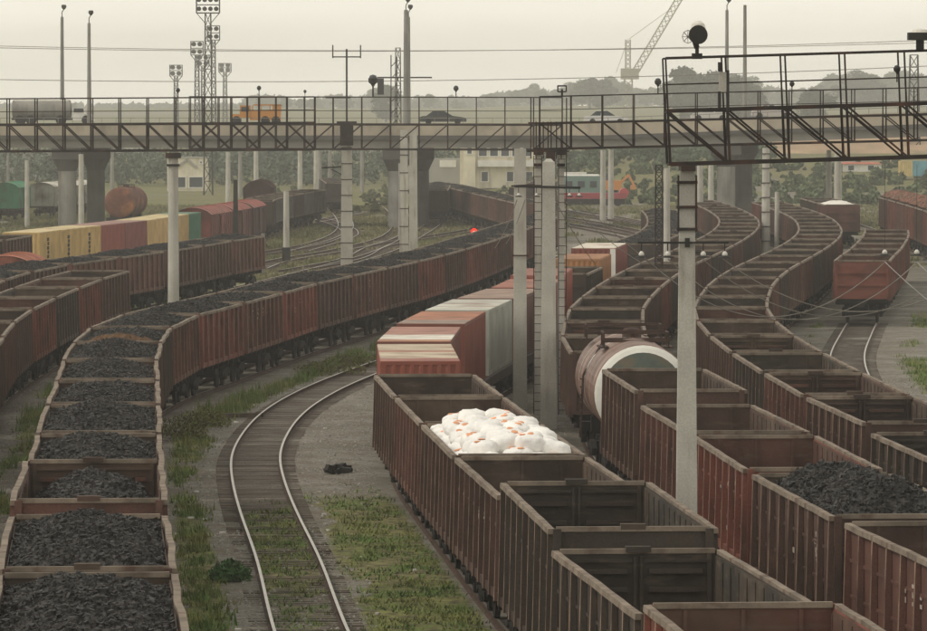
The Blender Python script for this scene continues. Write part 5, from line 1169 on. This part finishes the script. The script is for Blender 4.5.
# bushes and small trees under the bridge span
for i in range(52):
    x = rt.uniform(-10, 770); d = rt.uniform(900, 1010) if x < 560 else rt.uniform(850, 895); yy = rt.uniform(150, 162) if x < 560 else rt.uniform(150, 164); tree(x, yy, d, (.08, .10, .065), rt.uniform(1.2, 1.7))
for i in range(8):
    x = rt.uniform(670, 940); d = rt.uniform(740, 815); g = gz((x - 463) * d / 5400, d); tree(x, 119 + (11.1 - g - rt.uniform(.8, 1.7)) * 5400 / d, d, (.085, .11, .055), rt.uniform(1.8, 2.4))
TREES.sort(key=lambda a: a[1].location.y)
for i, (x, o) in enumerate(TREES):
    d = o.location.y; near = 'bushy tree' if d < 1020 and o.scale[2] < .7 else 'hazy tree'
    lm = min([(0, 'the left edge'), (62, 'the left street lamps'), (130, 'the left bridge pier'), (187, 'the gabled house'), (208, 'the tallest floodlight mast'), (256, 'the orange truck'), (320, 'the far posts'), (347, 'the antenna post'), (407, 'the twin posts'), (443, 'the dark car'), (500, 'the station building'), (547, 'the thick post'), (606, 'the white car'), (634, 'the crane'), (697, 'the big floodlight'), (740, 'the right bridge pier'), (790, 'third near gantry panel'), (861, 'the white shed'), (920, 'the right edge')], key=lambda q: abs(q[0] - x))
    off = round(x - lm[0]); rel = 'directly beyond' if abs(off) < 3 else ('a little %s of' % ('right' if off > 0 else 'left') if abs(off) < 10 else 'farther %s of' % ('right' if off > 0 else 'left'))
    o['_lm'] = (near + ' ' + rel + ' ' + lm[1]); tag(o, None, 'tree', 'trees beyond the bridge')
seen = {}
for x, o in TREES: seen.setdefault(o['_lm'], []).append(o)
for k, v in seen.items():
    for i, o in enumerate(v): o['label'] = k if len(v) == 1 else '%s, %s nearest there' % (k, ORD[i]); del o['_lm']
# wood far behind, one mass
m = MB(); rng = random.Random(8)
for i in range(170):
    x = -430 + 860 * i / 170; xp = 463.5 + x * 5400 / 4150; y = float(np.interp(xp, [p[0] for p in prof], [p[1] for p in prof])); h = 11.1 + (119 - y - 1 + rng.uniform(-3, 2)) * 4150 / 5400 - 13; cm = crown_mesh(i % 7, 8, max(h, 9), 9, 2.0, 300); yy = 4150 + rng.uniform(-30, 60); m.add([(v[0] + x, v[1] + yy, v[2] + 13) for v in cm.v], cm.f)
tag(m.obj('far_wood', 'leaf', color=(.045, .06, .03)), 'continuous hazy wood along the horizon behind the bridge', 'wood', None, 'stuff')

def thicket(x0, x1, d0, d1, h0, h1, n, label, seed, col):
    rng2 = random.Random(seed); m = MB()
    for i in range(n):
        d = rng2.uniform(d0, d1); x = px(rng2.uniform(x0, x1), 150, d)[0]; h = rng2.uniform(h0, h1); cm = crown_mesh(seed + i % 9, h * .9, h * 1.1, 7, .38, 120); g = gz(x, d) - .2; m.add([(v[0] + x, v[1] + d, v[2] + g) for v in cm.v], cm.f)
    tag(m.obj('thicket', 'leaf', color=col), label, 'thicket', None, 'stuff')
thicket(-30, 560, 885, 1000, 3.2, 6.0, 200, 'hazy green thicket behind the yard left of the thick post', 3, (.09, .115, .075))
thicket(545, 770, 835, 885, 1.4, 2.8, 90, 'green thicket on the top of the right bank', 4, (.08, .115, .06))
thicket(560, 960, 705, 835, .35, 1.5, 420, 'scrubby bushes down the right bank', 5, (.10, .13, .06))
thicket(240, 560, 640, 860, .5, 1.1, 90, 'low scrub in the far grass around the station building', 6, (.13, .14, .07))
# small details near the open track
q = (-3.9, 133, -.2)
def weed_bush(x, y, h, w, n, label, mname='weed'):
    rng = np.random.default_rng(int(abs(x * 10 + y))); b = MB(); st = MB(); z = gz(x, y)
    for i in range(n):
        a = rng.uniform(0, 6.28); r = w * math.sqrt(rng.uniform(0, 1)); zz = h * rng.uniform(.15, 1) * (1 - .5 * r / w); p = Vector((r * math.cos(a), r * math.sin(a), zz)); s = rng.uniform(.04, .09); u = Vector(rng.normal(0, 1, 3)).normalized(); v = u.cross(Vector(rng.normal(0, 1, 3))).normalized(); b.add([p - u * s, p + v * s * .5, p + u * s, p - v * s * .5], [(0, 1, 2, 3)])
    for i in range(14): a = rng.uniform(0, 6.28); r = w * .7; st.bar((0, 0, 0), (r * math.cos(a), r * math.sin(a), h * .8), .012)
    t = empty('weed_bush', (x, y, z), 0, label, 'bush', 'weed bushes by the track'); b.obj('foliage', mname, t); st.obj('stem', 'bark', t)
weed_bush(-5.7, 131.5, .62, .5, 900, 'dark green leafy weed bush touching the left rail near the bottom')
M['yweed'] = mat('yellow_weed', (.13, .13, .035), var=.4, scale=3)
for x, y, h, w, lb in ((-10.2, 190, .9, 1.2, 'yellow green bush right of the coal train, halfway along the bend'), (-9.6, 197, .8, 1.1, 'smaller yellow green bush beyond the first on the verge'), (-5.9, 238, .8, 1.6, 'dull green bush on the verge before the far coal wagons'), (-4.9, 246, .7, 1.4, 'brownish bush left of the nearest container')): weed_bush(x, y, h, w, 700, lb, 'yweed')
b = MB(); r = random.Random(3)
for i in range(16): b.box((r.uniform(-.35, .35), r.uniform(-.7, .7), r.uniform(0, .16)), (r.uniform(.12, .3), r.uniform(.2, .5), r.uniform(.08, .2)), r.uniform(0, 3), rx=r.uniform(-.5, .5))
o = b.obj('rubble', 'dark'); o.location = (-4.05, 172, -.17); tag(o, 'small dark pile of scrap lying on the gravel right of the open track', 'scrap')
b = MB(); b.box((0, 0, 0), (2.6, .25, .16), .25); o = b.obj('timber_beam', 'sleeper'); o.location = (-8.85, 203.5, -.08); tag(o, 'dark old timber lying on the gravel left of the open track', 'timber')
b = MB(); b.box((0, 0, 0), (.9, .22, .14), .1); o = b.obj('timber_beam', 'sleeper'); o.location = (-9.3, 201.5, -.1); tag(o, 'short dark piece of timber beside the longer one', 'timber')
r = random.Random(9)
for i in range(26):
    y = r.uniform(118, 215); side = r.choice((-1, 1)); x = PB.x(y) + side * r.uniform(1.3, 3.2); b = MB(); b.box((0, 0, 0), (r.uniform(.05, .13), r.uniform(.06, .2), .05), r.uniform(0, 3)); o = b.obj('litter', 'white' if i % 3 else 'concrete'); o.location = (x, y, gz(x, y) + .03)
    tag(o, 'tiny pale scrap of litter on the gravel beside the open track', 'litter', 'litter beside the open track')

# ------------------------------------------------------------------ air
hz = MB(); hz.box((0, 2200, 40), (3400, 4640, 86)); o = hz.obj('haze', 'dark'); hm = bpy.data.materials.new('haze_air'); hm.use_nodes = True; n_ = hm.node_tree; n_.nodes.clear()
vo = n_.nodes.new('ShaderNodeVolumePrincipled'); vo.inputs['Density'].default_value = .00025; vo.inputs['Color'].default_value = (.98, .97, .94, 1); vo.inputs['Anisotropy'].default_value = .2
ou = n_.nodes.new('ShaderNodeOutputMaterial'); n_.links.new(vo.outputs[0], ou.inputs['Volume']); o.data.materials.clear(); o.data.materials.append(hm); o['kind'] = 'stuff'; o['label'] = 'pale haze over the whole yard'; o['category'] = 'haze'
for k in list(PROTO):
    if not PROTO[k][1]:
        for c in PROTO[k][0].children_recursive: bpy.data.objects.remove(c)
        bpy.data.objects.remove(PROTO[k][0])
for o in bpy.data.objects:
    if '_nc' in o: del o['_nc']
